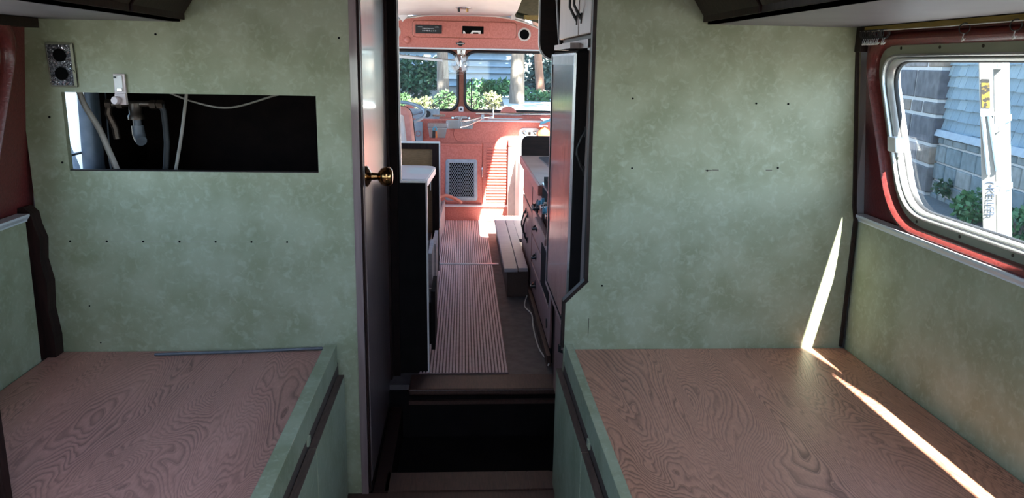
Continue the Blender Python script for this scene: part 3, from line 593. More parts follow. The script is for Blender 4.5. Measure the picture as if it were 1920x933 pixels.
dd2 = BX((XK, 4.28, .155), (XK+.014, 4.58, .54)).build('cabinet_door', MAUVE, t, bevel=.003)
pull(dd, XK, 4.20, .33, .50); pull(dd2, XK, 4.33, .33, .50)
BX((XK, 3.96, .555), (XK+.014, 4.58, .70)).build('false_front', MAUVE, t, bevel=.003)
t = thing('worktop', (.7, 4.0, .75), 'salmon edged laminate kitchen worktop with inset sink', 'worktop')
BX((XK-.02, 3.47, .712), (1.1, 4.64, .758)).build('edge', RED, t, bevel=.004)
BX((XK-.01, 3.475, .758), (1.1, 4.63, .7605)).build('surface', COUNTER, t)
bs = rpoly([Vector((XK-.012, .757)), Vector((1.1, .757)), Vector((1.1, .875)), Vector((XK-.012, .875))], [.004, .004, .004, .045], 6)
MB().prism([(p.x, 4.60, p.y) for p in bs], (0, .025, 0)).build('end_splash', DARKB, t)
t = thing('kitchen_sink', (.6, 4.2, .762), 'shallow steel sink with dark bowls set in the worktop', 'sink')
MB().prism([(p.x, p.y, .7605) for p in rpoly([Vector((.46, 3.72)), Vector((.95, 3.72)), Vector((.95, 4.52)), Vector((.43, 4.52))], .05, 5)], (0, 0, .006)).build('rim', STEEL, t)
for a, b in ((3.78, 4.05), (4.12, 4.45)):
    MB().prism([(p.x, p.y, .7666) for p in rpoly([Vector((.52, a)), Vector((.9, a)), Vector((.9, b)), Vector((.50, b))], .05, 5)], (0, 0, .010)).build('bowl_lip', GREYB, t, bevel=.003)
    MB().prism([(p.x, p.y, .7768) for p in rpoly([Vector((.53, a+.012)), Vector((.89, a+.012)), Vector((.89, b-.012)), Vector((.515, b-.012))], .05, 5)], (0, 0, .0012)).build('bowl', RUBBER, t)
t = thing('cooker', (.65, 3.2, FZ), 'dark cooker with knobs and oven door next to the fridge', 'cooker')
BX((XK+.005, 2.985, FZ+.02), (1.0, 3.455, .80)).build('body', BLACK, t)
BX((XK-.004, 2.99, .17), (XK+.005, 3.45, .585)).build('oven_door', MAUVE, t, bevel=.003)
BX((XK-.007, 3.06, .34), (XK-.004, 3.38, .52)).build('oven_window', BLACK, t)
BX((XK-.0075, 3.03, .325), (XK-.004, 3.41, .338)).build('door_trim', STEEL, t)
BX((XK-.035, 2.99, .592), (XK-.004, 3.45, .622)).build('oven_handle', MAUVE, t, bevel=.006)
BX((XK-.002, 2.99, .64), (XK+.012, 3.45, .76)).build('control_panel', BLACK, t, bevel=.003)
for i in range(4):
    MB().lathe([(.022, 0), (.020, .012), (.012, .014), (.011, .026)], (XK-.002, 3.06+.10*i, .70), (-1, 0, 0), 14).build('knob', BLUEP if i % 2 else STEEL, t, smooth=True)
BX((XK-.004, 2.99, .765), (XK+.02, 3.45, .775)).build('front_trim', STEEL, t)
MB().lathe([(.02, 0), (.02, .004)], (XK-.0045, 3.1, .24), (-1, 0, 0), 12).build('badge', IRON, t)
# side cabinet end panel above the kitchen
t = thing('kitchen_overhead_cabinet', (.7, 4.0, 1.31), 'dark brown kitchen overhead cabinet with rounded white edged end', 'cabinet')
ep = rpoly([Vector((.322, 1.305)), Vector((1.08, 1.305)), Vector((1.08, 1.9)), Vector((.318, 1.9))], [.075, .01, .01, .01], 8)
MB().prism([(p.x, 3.40, p.y) for p in ep], (0, .02, 0)).build('end_panel', DARKB, t)
eo = rpoly([Vector((.316, 1.299)), Vector((1.08, 1.299)), Vector((1.08, 1.9)), Vector((.312, 1.9))], [.078, .01, .01, .01], 8)
MB().loops([[(p.x, 3.398, p.y) for p in ep], [(p.x, 3.398, p.y) for p in eo], [(p.x, 3.424, p.y) for p in eo], [(p.x, 3.424, p.y) for p in ep]]).build('edge_trim', WHITE, t)
BX((.36, 3.42, 1.33), (1.08, 3.82, 1.60)).build('body', DARK, t)
MB().tube([(.335, 3.03, 1.62), (.357, 3.0, 1.34)], .004, 6).build('shelf_edge_strip', SILL, t)
# step box
t = thing('step_box', (.3, 4.7, FZ), 'low grey wooden step box on the floor before the kitchen cabinet', 'box')
BX((.235, 3.98, FZ), (.345, 5.40, .228)).build('base', RAWED, t)
BX((.218, 3.955, .228), (.288, 5.40, .25)).build('plank', GREYW, t, bevel=.003)
BX((.291, 3.965, .228), (.342, 5.40, .25)).build('plank', GREYW, t, bevel=.003)
BX((.342, 4.66, .228), (.50, 5.40, .25)).build('plank', GREYW, t, bevel=.003)
cable('white_cable', [(.345, 4.0, FZ+.006), (.315, 3.8, FZ+.006), (.335, 3.62, FZ+.02), (.328, 3.45, FZ+.012), (.33, 3.2, FZ+.006), (.352, 3.03, FZ+.008), (.345, 2.96, FZ+.02)], .003, WIRE, 'white cable straggling along the foot of the kitchen cabinet')
# pale panel at the entrance, caught by the sun
t = thing('entry_panel', (.6, 5.6, FZ), 'pale side panel by the entrance lit by bright sun', 'panel')
BX((.345, 5.95, FZ), (1.1, 6.015, .668)).build('panel', CREAM, t, bevel=.006)
BX((.345, 5.945, .674), (1.1, 6.015, .735)).build('cover', CREAM, t, bevel=.006)
BX((.40, 5.50, FZ), (.425, 5.945, .60)).build('side_board', CREAM, t, bevel=.003)

# ================================================================ CAB FRONT
YF = 6.03
t = struct('wall_front', BX((-1.15, YF, 0), (1.15, YF+.03, .86)), RED, 'red hammered metal front bulkhead below the windshield', 'wall')
BX((-.165, YF-.014, .232), (.145, YF, .684)).build('heater_panel', RED, t, bevel=.003)
BX((-.165, YF-.022, .668), (.145, YF, .684)).build('panel_flange', RED, t, bevel=.002)
lv = BX((.156, YF-.010, .215), (.338, YF, .688)).build('louvered_door', RED, t, bevel=.002)
lm = None
for i in range(19):
    z = .655-.0225*i
    if lm is None: lm = MB().prism([(.182, YF-.0105, z), (.182, YF-.024, z-.003), (.182, YF-.022, z-.010), (.182, YF-.0105, z-.012)], (.152, 0, 0)).build('louver', RED, lv)
    else:
        c = copy_part(lm, lv, (0, 0, -.0225*i))
MB().tube([(.151, YF-.012, .425), (.150, YF-.032, .435), (.150, YF-.032, .505), (.151, YF-.012, .515)], .005, 8).build('handle', CHROME, t, smooth=True)
MB().torus((-.008, YF-.002, .757), (0, 1, 0), .058, .004, 30, 6).build('hatch_ring', RED, t, smooth=True)
MB().lathe([(.056, 0), (.056, .003)], (-.008, YF, .757), (0, -1, 0), 28).build('hatch_cover', RED, t)
struct('trim_16', MB().box((-.13, YF-.05, .205), (.36, YF, .216)), SILL, 'pale metal strip along the red kick step', 'trim')
struct('wall_front', BX((-.14, YF-.03, FZ), (.36, YF-.001, .205)), RED, 'red kick board under the heater panel', 'wall')
# heater grille
g = thing('heater_grille', (-.008, YF-.02, .25), 'grey blue heater grille with diamond mesh on the red bulkhead', 'grille')
GQ = [Vector((-.131, .249)), Vector((.115, .249)), Vector((.112, .564)), Vector((-.128, .564))]
a_ = rpoly(GQ, .02, 4); b_ = rpoly(inset(GQ, .028), .008, 4)
PY = lambda ps, y: [(p.x, y, p.y) for p in ps]
MB().loops([PY(a_, YF-.0145), PY(a_, YF-.022), PY(rpoly(inset(GQ, .004), .018, 4), YF-.026), PY(rpoly(inset(GQ, .025), .008, 4), YF-.026), PY(b_, YF-.022), PY(b_, YF-.0155)]).build('frame', GREYB, g, smooth=True)
BX((-.105, YF-.0155, .275), (.088, YF-.0145, .538)).build('backing', HOLE, g)
mesh_ = MB(); zx0, zx1, zz0, zz1 = -.104, .087, .275, .538; pw, ph = .0172, .0285
def clipseg(p, q):
    (xa, za), (xb, zb) = p, q; t0, t1 = 0, 1; dx, dz = xb-xa, zb-za
    for P_, Q_ in ((-dx, xa-zx0), (dx, zx1-xa), (-dz, za-zz0), (dz, zz1-za)):
        if P_ == 0:
            if Q_ < 0: return None
        else:
            r_ = Q_/P_
            if P_ < 0: t0 = max(t0, r_)
            else: t1 = min(t1, r_)
    if t0 >= t1: return None
    return (xa+dx*t0, za+dz*t0), (xa+dx*t1, za+dz*t1)
for i in range(-22, 30):
    for sgn in (1, -1):
        x = zx0+i*pw
        sgm = clipseg((x, zz0), (x+sgn*(zz1-zz0)*pw/ph, zz1))
        if sgm:
            (xa, za), (xb, zb) = sgm; w = .0014
            mesh_.prism([(xa-w, YF-.022, za), (xa+w, YF-.022, za), (xb+w, YF-.022, zb), (xb-w, YF-.022, zb)], (0, .003, 0))
mesh_.build('diamond_mesh', GREYB, g, kind='stuff')
# dash
dash = struct('trim_17', BX((-1.15, YF-.012, .852), (.61, 6.33, .866)), RED, 'red dashboard shelf under the windshield', 'trim', bevel=.003)
struct('trim_18', BX((-.05, YF-.018, .85), (.605, YF-.008, .862)), SILL, 'pale metal edge along the dashboard shelf', 'trim')
t = thing('grab_rail', (.4, 6.12, .9), 'straight silver pink rail across the dashboard', 'rail')
MB().tube([(.10, 6.12, .902), (.95, 6.12, .902)], .011, 10).build('bar', CHROME, t, smooth=True)
for x in (.16, .9): MB().tube([(x, 6.12, .866), (x, 6.12, .897)], .007, 8).build('post', CHROME, t)
tag(MB().prism([(.19, 6.05, .868), (.42, 6.06, .868), (.46, 6.12, .870), (.21, 6.10, .869)], (0, 0, .003)).build('paper_sheet', PAPER), 'loose white paper lying on the red dashboard', 'paper')
for nm, x in (('behind the grab rail', .355), ('behind the steering wheel', -.42)):
    pts = [(x+.062*math.cos(R(a)), 6.20, .905+.05*math.sin(R(a))) for a in range(0, 181, 15)]
    tag(MB().prism(pts, (0, .05, 0)).build('defroster_hood', RED, bevel=.004), 'rounded red defroster hood '+nm, 'vent')
struct('trim_19', BX((-1.0, 6.22, .866), (1.0, 6.33, .905)), RED, 'red sill ledge at the foot of the windshield', 'trim')
t = thing('control_plate', (.5, YF, .77), 'cream oval switch plate with two knobs on the red bulkhead', 'switch')
gq = rpoly([Vector((.427, .728)), Vector((.586, .728)), Vector((.586, .806)), Vector((.427, .806))], .036, 6)
MB().loops([PY(gq, YF), PY(gq, YF-.006), PY(rpoly(inset([Vector((.427, .728)), Vector((.586, .728)), Vector((.586, .806)), Vector((.427, .806))], .005), .033, 6), YF-.009)], True, False, True).build('plate', CREAM, t, smooth=True)
for x in (.465, .548): MB().lathe([(.021, 0), (.021, .004), (.016, .008), (.016, .022), (.012, .025)], (x, YF-.009, .765), (0, -1, 0), 18).build('knob', CHROME, t, smooth=True)
BX((.497, YF-.012, .753), (.515, YF-.009, .776)).build('indicator', IRON, t)
# door control bracket with arm
t = thing('door_control', (-.02, 6.0, .83), 'silver door lever bracket with long crank arm on the dashboard', 'lever')
bq = rpoly([Vector((-.125, .795)), Vector((.075, .795)), Vector((.085, .86)), Vector((-.125, .86))], .012, 4)
MB().prism(PY(bq, YF-.02), (0, .018, 0)).build('plate', STEEL, t, bevel=.002)
BX((-.03, YF-.05, .80), (-.006, YF-.02, .885)).build('bracket', STEEL, t, bevel=.003)
BX((-.06, 6.02, .868), (.03, 6.06, .888)).build('cap', STEEL, t, bevel=.004)
for x in (-.075, .045): MB().lathe([(.016, 0), (.014, .012), (.004, .016)], (x, 6.05, .868), (0, 0, 1), 12).build('bolt_cap', CHROME, t, smooth=True)
MB().tube([(-.018, YF-.055, .81), (.04, YF-.055, .825), (.13, YF-.05, .865), (.15, YF-.05, .885), (.20, YF-.05, .888)], .006, 8).build('arm', CHROME, t, smooth=True)
MB().tube([(-.018, YF-.055, .855), (.05, YF-.055, .862), (.15, YF-.05, .888)], .006, 8).build('arm', CHROME, t, smooth=True)
MB().tube([(.20, YF-.05, .888), (.232, YF-.045, .885), (.226, YF-.04, .90), (.229, YF-.04, .955)], .007, 8).build('handle', CHROME, t, smooth=True)
MB().lathe([(.012, 0), (.012, .03)], (.15, YF-.05, .875), (0, 0, 1), 12).build('pivot', STEEL, t)
# instrument cluster, steering wheel, seat, tray
t = thing('instrument_panel', (-.27, 6.05, .86), 'grey blue instrument panel with round gauge behind the steering wheel', 'gauge')
BX((-.48, 6.02, .862), (-.175, 6.12, .935)).build('housing', GREYB, t, bevel=.006)
MB().lathe([(.025, 0), (.025, .004), (.020, .005)], (-.265, 6.02, .902), (0, -1, 0), 20).build('gauge', RUBBER, t)
BX((-.225, 5.99, .885), (-.13, 6.02, .90)).build('switch_bar', CHROME, t, bevel=.003)
BX((-.39, YF-.025, .70), (-.30, YF-.001, .845)).build('fuse_box', GREYB, t, bevel=.004)
MB().torus((-.335, YF-.028, .757), (0, 1, 0), .019, .004, 16, 6).build('emblem_ring', CHROME, t, smooth=True)
t = thing('steering_wheel', (-.49, 5.72, .9), 'large grey steering wheel with white horn ring', 'steering wheel')
ax = Vector((0, -.30, 1)).normalized(); c0 = Vector((-.505, 5.72, .925))
MB().torus(c0, ax, .235, .0135, 40, 8).build('rim', WHEELM, t, smooth=True)
MB().torus(c0-ax*.02, ax, .13, .006, 30, 6).build('horn_ring', WHITE, t, smooth=True)
for a in (10, 130, 250):
    MB().tube([c0-ax*.05, c0+(Matrix.Rotation(R(a), 3, ax) @ Vector((1, 0, .0)))*.232], .010, 8).build('spoke', WHEELM, t, smooth=True)
MB().lathe([(.04, -.07), (.045, -.03), (.03, -.01)], c0, ax, 18).build('hub', WHEELM, t, smooth=True)
MB().tube([c0-ax*.06, c0-ax*.40+Vector((0, .10, -.1))], .02, 10).build('column', WHEELM, t)
t = thing('driver_seat', (-.45, 5.25, FZ), 'salmon vinyl driver seat back with pale piping', 'seat')
sq = rpoly([Vector((-.72, .5)), Vector((-.285, .5)), Vector((-.335, 1.0)), Vector((-.68, 1.0))], [.03, .03, .07, .07], 6)
MB().loops([[(p.x*.98-.01, 5.18, p.y) for p in inset(sq, .012)], [(p.x, 5.20, p.y) for p in sq], [(p.x, 5.28, p.y) for p in sq], [(p.x, 5.295, p.y) for p in inset(sq, .012)]], True, True, True).build('seat_back', VINYL, t, smooth=True)
MB().tube([(p.x+.002, 5.245, p.y) for p in sq[7:22]], .004, 6).build('piping', DARK, t)
MB().loops([[(p.x, 5.17, p.y) for p in inset(sq, .06)], [(p.x, 5.18, p.y) for p in inset(sq, .05)]], True, True, False).build('back_shell', CREAM, t)
BX((-.7, 5.25, .42), (-.3, 5.7, .52)).build('cushion', VINYL, t, bevel=.03)
BX((-.62, 5.3, .27), (-.38, 5.6, .42)).build('pedestal', RUBBER, t)
t = thing('metal_tray', (-.19, 5.93, .78), 'shiny metal glove tray with a bunch of keys under the dash', 'tray')
MB().prism([(-.245, 5.90, .735), (-.13, 5.90, .735), (-.115, 5.90, .81), (-.255, 5.90, .81)], (0, .11, 0)).build('tray_body', STEEL, t, bevel=.004)
BX((-.26, 5.93, .81), (-.11, 6.02, .84)).build('lid', STEEL, t, bevel=.004)
MB().torus((-.205, 5.893, .80), (0, 1, .2), .014, .004, 14, 6).build('lock_ring', BLUEP, t, smooth=True)
MB().prism([(-.225, 5.888, .735), (-.205, 5.888, .735), (-.20, 5.888, .79), (-.222, 5.888, .79)], (0, .006, 0)).build('key_fob', RUBBER, t)
MB().prism([(-.20, 5.886, .735), (-.186, 5.886, .738), (-.19, 5.886, .785), (-.20, 5.886, .785)], (0, .006, 0)).build('key_fob', ORANGE, t)
t = thing('spray_bottle', (.60, 5.98, .736), 'orange spray bottle with teal trigger standing by the bulkhead', 'bottle')
MB().lathe([(.04, 0), (.045, .01), (.045, .05), (.02, .075), (.016, .09)], (.615, 5.98, .736), (0, 0, 1), 16).build('bottle_body', ORANGE, t, smooth=True)
MB().prism([(.58, 5.97, .835), (.66, 5.97, .865), (.66, 5.97, .885), (.585, 5.97, .855)], (0, .02, 0)).build('trigger', BLUEP, t)
BX((.575, 5.97, .82), (.64, 5.99, .836)).build('cap', WHITE, t, bevel=.003)

# windshield: frame, panes
YW = 6.33
panes = [[Vector((-1.0, .915)), Vector((-.043, .915)), Vector((-.043, 1.362)), Vector((-1.0, 1.362))], [Vector((.020, .915)), Vector((1.0, .915)), Vector((1.0, 1.362)), Vector((.020, 1.362))]]
mb = MB()
for i, q in enumerate(panes):
    rect = [Vector((-1.15, .86)), Vector((-.0115, .86)), Vector((-.0115, 1.385)), Vector((-1.15, 1.385))] if i == 0 else [Vector((-.0115, .86)), Vector((1.15, .86)), Vector((1.15, 1.385)), Vector((-.0115, 1.385))]
    o_ = ring_rect(inset(q, -.012), .10, 8, rect); i_ = rpoly(inset(q, -.012), .10, 8)
    mb.loops([PY(o_, YW), PY(i_, YW), PY(i_, YW+.05), PY(o_, YW+.05)])
struct('wall_windshield', mb, REDT, 'red brown windshield surround with centre post', 'wall')
for i, q in enumerate(panes):
    w = thing('window_%d' % (4+i), (q[0].x+.4, YW, .93), 'rounded windshield pane on the %s side of the centre post' % ('steering wheel' if i == 0 else 'grab rail'), 'window', kind='structure')
    MB().loops([PY(rpoly(inset(q, -.014), .10, 8), YW-.002), PY(rpoly(inset(q, -.006), .097, 8), YW-.014), PY(rpoly(inset(q, .006), .09, 8), YW-.006), PY(rpoly(inset(q, .006), .09, 8), YW+.03)]).build('gasket', RUBBER, w, smooth=True)
    p_ = PY(rpoly(inset(q, .002), .095, 8), YW+.012); MB().add(p_, [tuple(range(len(p_)))]).build('pane', WGLASS, w)
for nm, (x0_, z0_, x1_, z1_) in (('lying across the driver pane', (-.27, .935, -.10, 1.055)), ('lying across the passenger pane', (.27, .935, .12, 1.035))):
    t = thing('wiper', (x0_, YW+.06, z0_), 'thin windshield wiper '+nm, 'wiper')
    MB().tube([(x0_, YW+.06, z0_), (x1_, YW+.05, z1_)], .004, 6).build('arm', ALU, t)
    MB().tube([(x0_+(.03 if x1_ > x0_ else -.03), YW+.045, z0_+.005), (x1_+(.03 if x1_ > x0_ else -.03), YW+.045, z1_-.01)], .003, 6).build('blade', RUBBER, t)
tag(MB().tube([(.068, YW+.10, .915), (.068, YW+.10, 1.16)], .005, 6).build('mirror_rod', RUBBER), 'black upright rod outside the passenger pane', 'rod')
t = thing('latch_plate', (-.013, YW-.01, .925), 'small silver latch at the foot of the centre post', 'latch')
MB().prism(PY(rpoly([Vector((-.032, .902)), Vector((.006, .902)), Vector((.006, .946)), Vector((-.032, .946))], .012, 4), YW-.012), (0, .012, 0)).build('plate', SILL, t, bevel=.002)
MB().lathe([(.009, 0), (.007, .006)], (-.013, YW-.012, .922), (0, -1, 0), 12).build('button', LETTER, t)
# header
hp = [(-1.12, 1.385), (1.12, 1.385), (1.12, 1.40), (1.0, 1.43), (.85, 1.46), (.72, 1.50), (.60, 1.54), (.48, 1.585), (.375, 1.612), (.25, 1.628), (0, 1.634), (-.25, 1.628), (-.42, 1.605), (-.55, 1.57), (-.7, 1.51), (-.85, 1.46), (-1.0, 1.43), (-1.12, 1.40)]
hd = struct('wall_header', MB().prism([(x, 6.29, z) for x, z in hp], (0, .04, 0)), RED, 'red hammered metal header above the windshield', 'wall')
struct('trim_20', MB().box((-1.12, 6.275, 1.378), (1.12, 6.29, 1.389)), SILL, 'bright metal strip along the bottom of the red header', 'trim')
ap = [(x, z) for x, z in hp[2:]]
struct('trim_21', MB().tube([(x, 6.285, z+.003) for x, z in ap], .009, 6), CREAM, 'pale bead along the arched top of the red header', 'trim')
pn = rpoly([Vector((-.385, 1.465)), Vector((.41, 1.465)), Vector((.41, 1.588)), Vector((-.385, 1.588))], .03, 5)
pn2 = rpoly(inset([Vector((-.385, 1.465)), Vector((.41, 1.465)), Vector((.41, 1.588)), Vector((-.385, 1.588))], .006), .026, 5)
MB().loops([PY(pn, 6.29), PY(pn, 6.287), PY(pn2, 6.284)], True, False, True).build('access_panel', RED, hd)
MB().tube(PY(pn, 6.288)+[PY(pn, 6.288)[0]], .0025, 5).build('panel_seam', REDT, hd)
MB().lathe([(.028, 0), (.026, .01), (.017, .018), (.004, .021)], (-.425, 6.29, 1.442), (0, -1, 0), 20).build('warning_dome', RED, hd, smooth=True)
for x in (.472, -.525):
    MB().lathe([(.050, 0), (.050, .006), (.040, .009), (.037, .004)], (x, 6.29, 1.50), (0, -1, 0), 26, cap=False).build('speaker_ring', CREAM, hd, smooth=True)
    MB().lathe([(.039, 0), (.039, .002)], (x, 6.29, 1.50), (0, -1, 0), 24).build('speaker_hole', HOLE, hd)
BX((-.005, 6.2815, 1.497), (.158, 6.284, 1.553)).build('slot', HOLE, hd)
mb = MB().prism([(0, 6.2805, 1.4975), (.022, 6.2805, 1.4975), (.012, 6.2805, 1.516), (0, 6.2805, 1.518)], (0, .001, 0))
mb.prism([(.055, 6.2805, 1.4975), (.075, 6.2805, 1.4975), (.08, 6.2805, 1.508), (.115, 6.2805, 1.508), (.12, 6.2805, 1.4975), (.135, 6.2805, 1.4975), (.135, 6.2805, 1.52), (.07, 6.2805, 1.52)], (0, .001, 0)); mb.build('slot_backing', WHITE, hd)
rd = thing('car_radio', (-.262, 6.28, 1.52), 'dark car radio set into the red header', 'radio')
BX((-.362, 6.272, 1.493), (-.162, 6.285, 1.556)).build('bezel', IRON, rd, bevel=.004)
BX((-.35, 6.27, 1.499), (-.176, 6.273, 1.55)).build('face', RUBBER, rd)
for i in range(7): BX((-.31+.016*i, 6.268, 1.508), (-.30+.016*i, 6.270, 1.517)).build('button', STEEL, rd)
BX((-.31, 6.268, 1.526), (-.22, 6.270, 1.532)).build('display', STEEL, rd)
BX((-.345, 6.268, 1.538), (-.31, 6.270, 1.543)).build('slot_trim', STEEL, rd); BX((-.215, 6.268, 1.538), (-.185, 6.270, 1.543)).build('slot_trim', STEEL, rd)
em = thing('wing_emblem', (-.02, 6.288, 1.422), 'small dark winged oval emblem on the red header', 'emblem')
MB().lathe([(.019, 0), (.019, .003), (.014, .005)], (-.02, 6.289, 1.422), (0, -1, 0), 20).build('disc', IRON, em, smooth=True)
MB().prism([(-.057, 6.284, 1.428), (.017, 6.284, 1.428), (.008, 6.284, 1.416), (-.048, 6.284, 1.416)], (0, .004, 0)).build('wing_bar', IRON, em)
MB().prism([(-.048, 6.283, 1.425), (.008, 6.283, 1.425), (.004, 6.283, 1.419), (-.044, 6.283, 1.419)], (0, .002, 0)).build('bar_inlay', ALU, em)
# fan
fn = thing('cab_fan', (-.02, 6.2, 1.27), 'small wire caged fan clamped above the centre post', 'fan')
fc = Vector((-.022, 6.18, 1.272)); fa = Vector((-.55, -1, .05)).normalized()
mb = MB()
for k in range(1, 9): mb.torus(fc+fa*(.022*(1-(k/8)**2)), fa, .01*k, .0011, 26, 4)
for k in range(1, 8): mb.torus(fc-fa*(.022*(1-(k/8)**2)), fa, .01*k, .0011, 26, 4)
mb.build('cage', ALU, fn)
for k in range(4):
    u = Matrix.Rotation(R(90*k), 3, fa) @ fa.orthogonal().normalized(); v = fa.cross(u)
    MB().add([fc+u*.012, fc+u*.06-v*.02+fa*.008, fc+u*.066+v*.012-fa*.006, fc+u*.03+v*.02-fa*.004, fc+u*.012-fa*.001, fc+u*.06-v*.02+fa*.007, fc+u*.066+v*.012-fa*.007, fc+u*.03+v*.02-fa*.005], [(0, 1, 2, 3), (7, 6, 5, 4), (0, 4, 5, 1), (1, 5, 6, 2), (2, 6, 7, 3), (3, 7, 4, 0)]).build('blade', SILL, fn)
MB().lathe([(.012, 0), (.011, .012), (.003, .015)], fc+fa*.018, fa, 14).build('hub_cap', WHITE, fn, smooth=True)
MB().lathe([(.026, 0), (.026, .05), (.015, .06)], fc-fa*.012, -fa, 16).build('motor', CHROME, fn, smooth=True)
MB().tube([fc-fa*.05, Vector((-.01, 6.24, 1.33)), Vector((-.012, 6.27, 1.375))], .007, 8).build('stem', CHROME, fn)
MB().prism([(-.04, 6.262, 1.34), (.015, 6.262, 1.34), (.02, 6.262, 1.378), (-.045, 6.262, 1.378)], (0, .012, 0)).build('clamp', CHROME, fn, bevel=.003)
MB().tube([(-.012, 6.23, 1.36), (.0, 6.23, 1.33), (.01, 6.22, 1.30)], .003, 6).build('cord', WIRE, fn)
vs = thing('sun_visor', (-.4, 6.24, 1.32), 'long white sun visor on a rod across the driver pane', 'visor')
MB().prism([(-.85, 6.235, 1.33), (-.155, 6.235, 1.285), (-.16, 6.235, 1.305), (-.85, 6.235, 1.36)], (0, .008, 0)).build('visor_panel', WHITE, vs, bevel=.002)
MB().tube([(-.85, 6.232, 1.362), (-.03, 6.232, 1.294)], .004, 6).build('rod', ALU, vs)
# white ceiling sheet and loose wires
cs = MB().loops([[(-.52, 6.22, 1.625), (-.2, 6.22, 1.632), (.1, 6.22, 1.636), (.38, 6.22, 1.632)], [(-.56, 5.9, 1.65), (-.2, 5.9, 1.665), (.1, 5.9, 1.67), (.39, 5.9, 1.655)], [(-.60, 5.3, 1.72), (-.2, 5.3, 1.75), (.1, 5.3, 1.75), (.39, 5.3, 1.72)], [(-.62, 4.4, 1.80), (-.2, 4.4, 1.83), (.1, 4.4, 1.83), (.39, 4.4, 1.80)], [(-.62, 3.0, 1.84), (-.2, 3.0, 1.86), (.1, 3.0, 1.86), (.39, 3.0, 1.84)]], False)
cs = cs.build('ceiling', CEILW, smooth=True); sm = cs.modifiers.new('thick', 'SOLIDIFY'); sm.thickness = .006; sm.offset = 1
tag(cs, 'white curved ceiling sheet hanging above the windshield', 'ceiling', kind='structure')
MB().prism([(-.50, 6.215, 1.628), (-.40, 6.215, 1.628), (-.455, 6.215, 1.572)], (0, .003, 0)).build('torn_flap', CEILW, cs)
BX((.36, 6.12, 1.60), (.385, 6.24, 1.66)).build('edge_strip', CREAM, cs)
lt = thing('ceiling_lamp', (-.0, 5.9, 1.655), 'small dark metal lamp base under the white ceiling sheet', 'lamp')
MB().lathe([(.065, 0), (.06, -.008), (.03, -.014)], (.0, 5.92, 1.668), (0, 0, 1), 18).build('base', STEEL, lt, smooth=True)
MB().lathe([(.01, 0), (.008, -.02)], (.03, 5.92, 1.655), (0, 0, 1), 10).build('socket', BRASS, lt)
MB().lathe([(.01, 0), (.008, -.02)], (-.03, 5.92, 1.655), (0, 0, 1), 10).build('socket', IRON, lt)
struct('trim_22', BX((.45, 6.05, 1.60), (1.1, 6.10, 1.63)), YELLOW, 'yellow wooden roof stick showing where the lining is missing', 'trim')
struct('trim_23', MB().tube([(.40, 6.2, 1.64), (.55, 6.2, 1.61), (.7, 6.2, 1.55), (.85, 6.2, 1.48)], .02, 8), INSUL, 'dark curved roof rib above the right header', 'trim', smooth=True)
cable('loose_wire', [(.56, 5.6, 1.70), (.565, 5.6, 1.62), (.575, 5.62, 1.50), (.59, 5.65, 1.42)], .003, WIRE, 'white wire hanging down beside the header, the left of two', 'wire')
cable('loose_wire', [(.585, 5.6, 1.70), (.59, 5.6, 1.58), (.60, 5.62, 1.46)], .003, WIRE, 'white wire hanging down beside the header, the right of two', 'wire')

# ================================================================ OUTSIDE RIGHT: HOUSE WALL
U = Vector((.23, .973, 0)).normalized(); NN = Vector((-.973, .23, 0)).normalized(); A0 = Vector((7.0, 11.12, 0))
def wp(tv, d, z): p = A0+U*tv+NN*d; return (p.x, p.y, z)
def wbox(t0, t1, d0, d1, z0, z1, top_in=0): 
    return MB().add([wp(t0, d0, z0), wp(t1, d0, z0), wp(t1, d1, z0), wp(t0, d1, z0), wp(t0, d0, z1), wp(t1, d0, z1), wp(t1, d1-top_in, z1), wp(t0, d1-top_in, z1)],
                     [(0, 3, 2, 1), (4, 5, 6, 7), (0, 1, 5, 4), (1, 2, 6, 5), (2, 3, 7, 6), (3, 0, 4, 7)])
hs = thing('stone_house', tuple(A0), 'stone and blue shingle house wall outside the sunlit window', 'house')
wbox(-9, 12, -.3, 0, -1, 5).build('wall', MORTAR, hs)
random.seed(11)
pier = wbox(.12, 3.6, 0, .14, -1, 5).build('pier', MORTAR, hs)
z = -.85; row = 0
hts = [.34, .42, .30, .42, .22, .46, .24, .42, .3, .4, .36]
for hgt in hts:
    tt = .13+(.0 if row % 2 else 0); first = True
    while tt < 3.4:
        w = random.choice((.55, .75, .95, 1.2)) if not first else (1.05 if row % 2 else .6); first = False
        b1 = min(tt+w, 3.5); j = random.uniform(.0, .03)
        o = wbox(tt+.02-(.065 if tt < .14 else 0), b1-.05, .0 if tt < .14 else .1, .155+j*.4, z+.024, z+hgt-.024).build('stone', random.choice(STONE), pier, bevel=.02)
        tt = b1
    z += hgt; row += 1
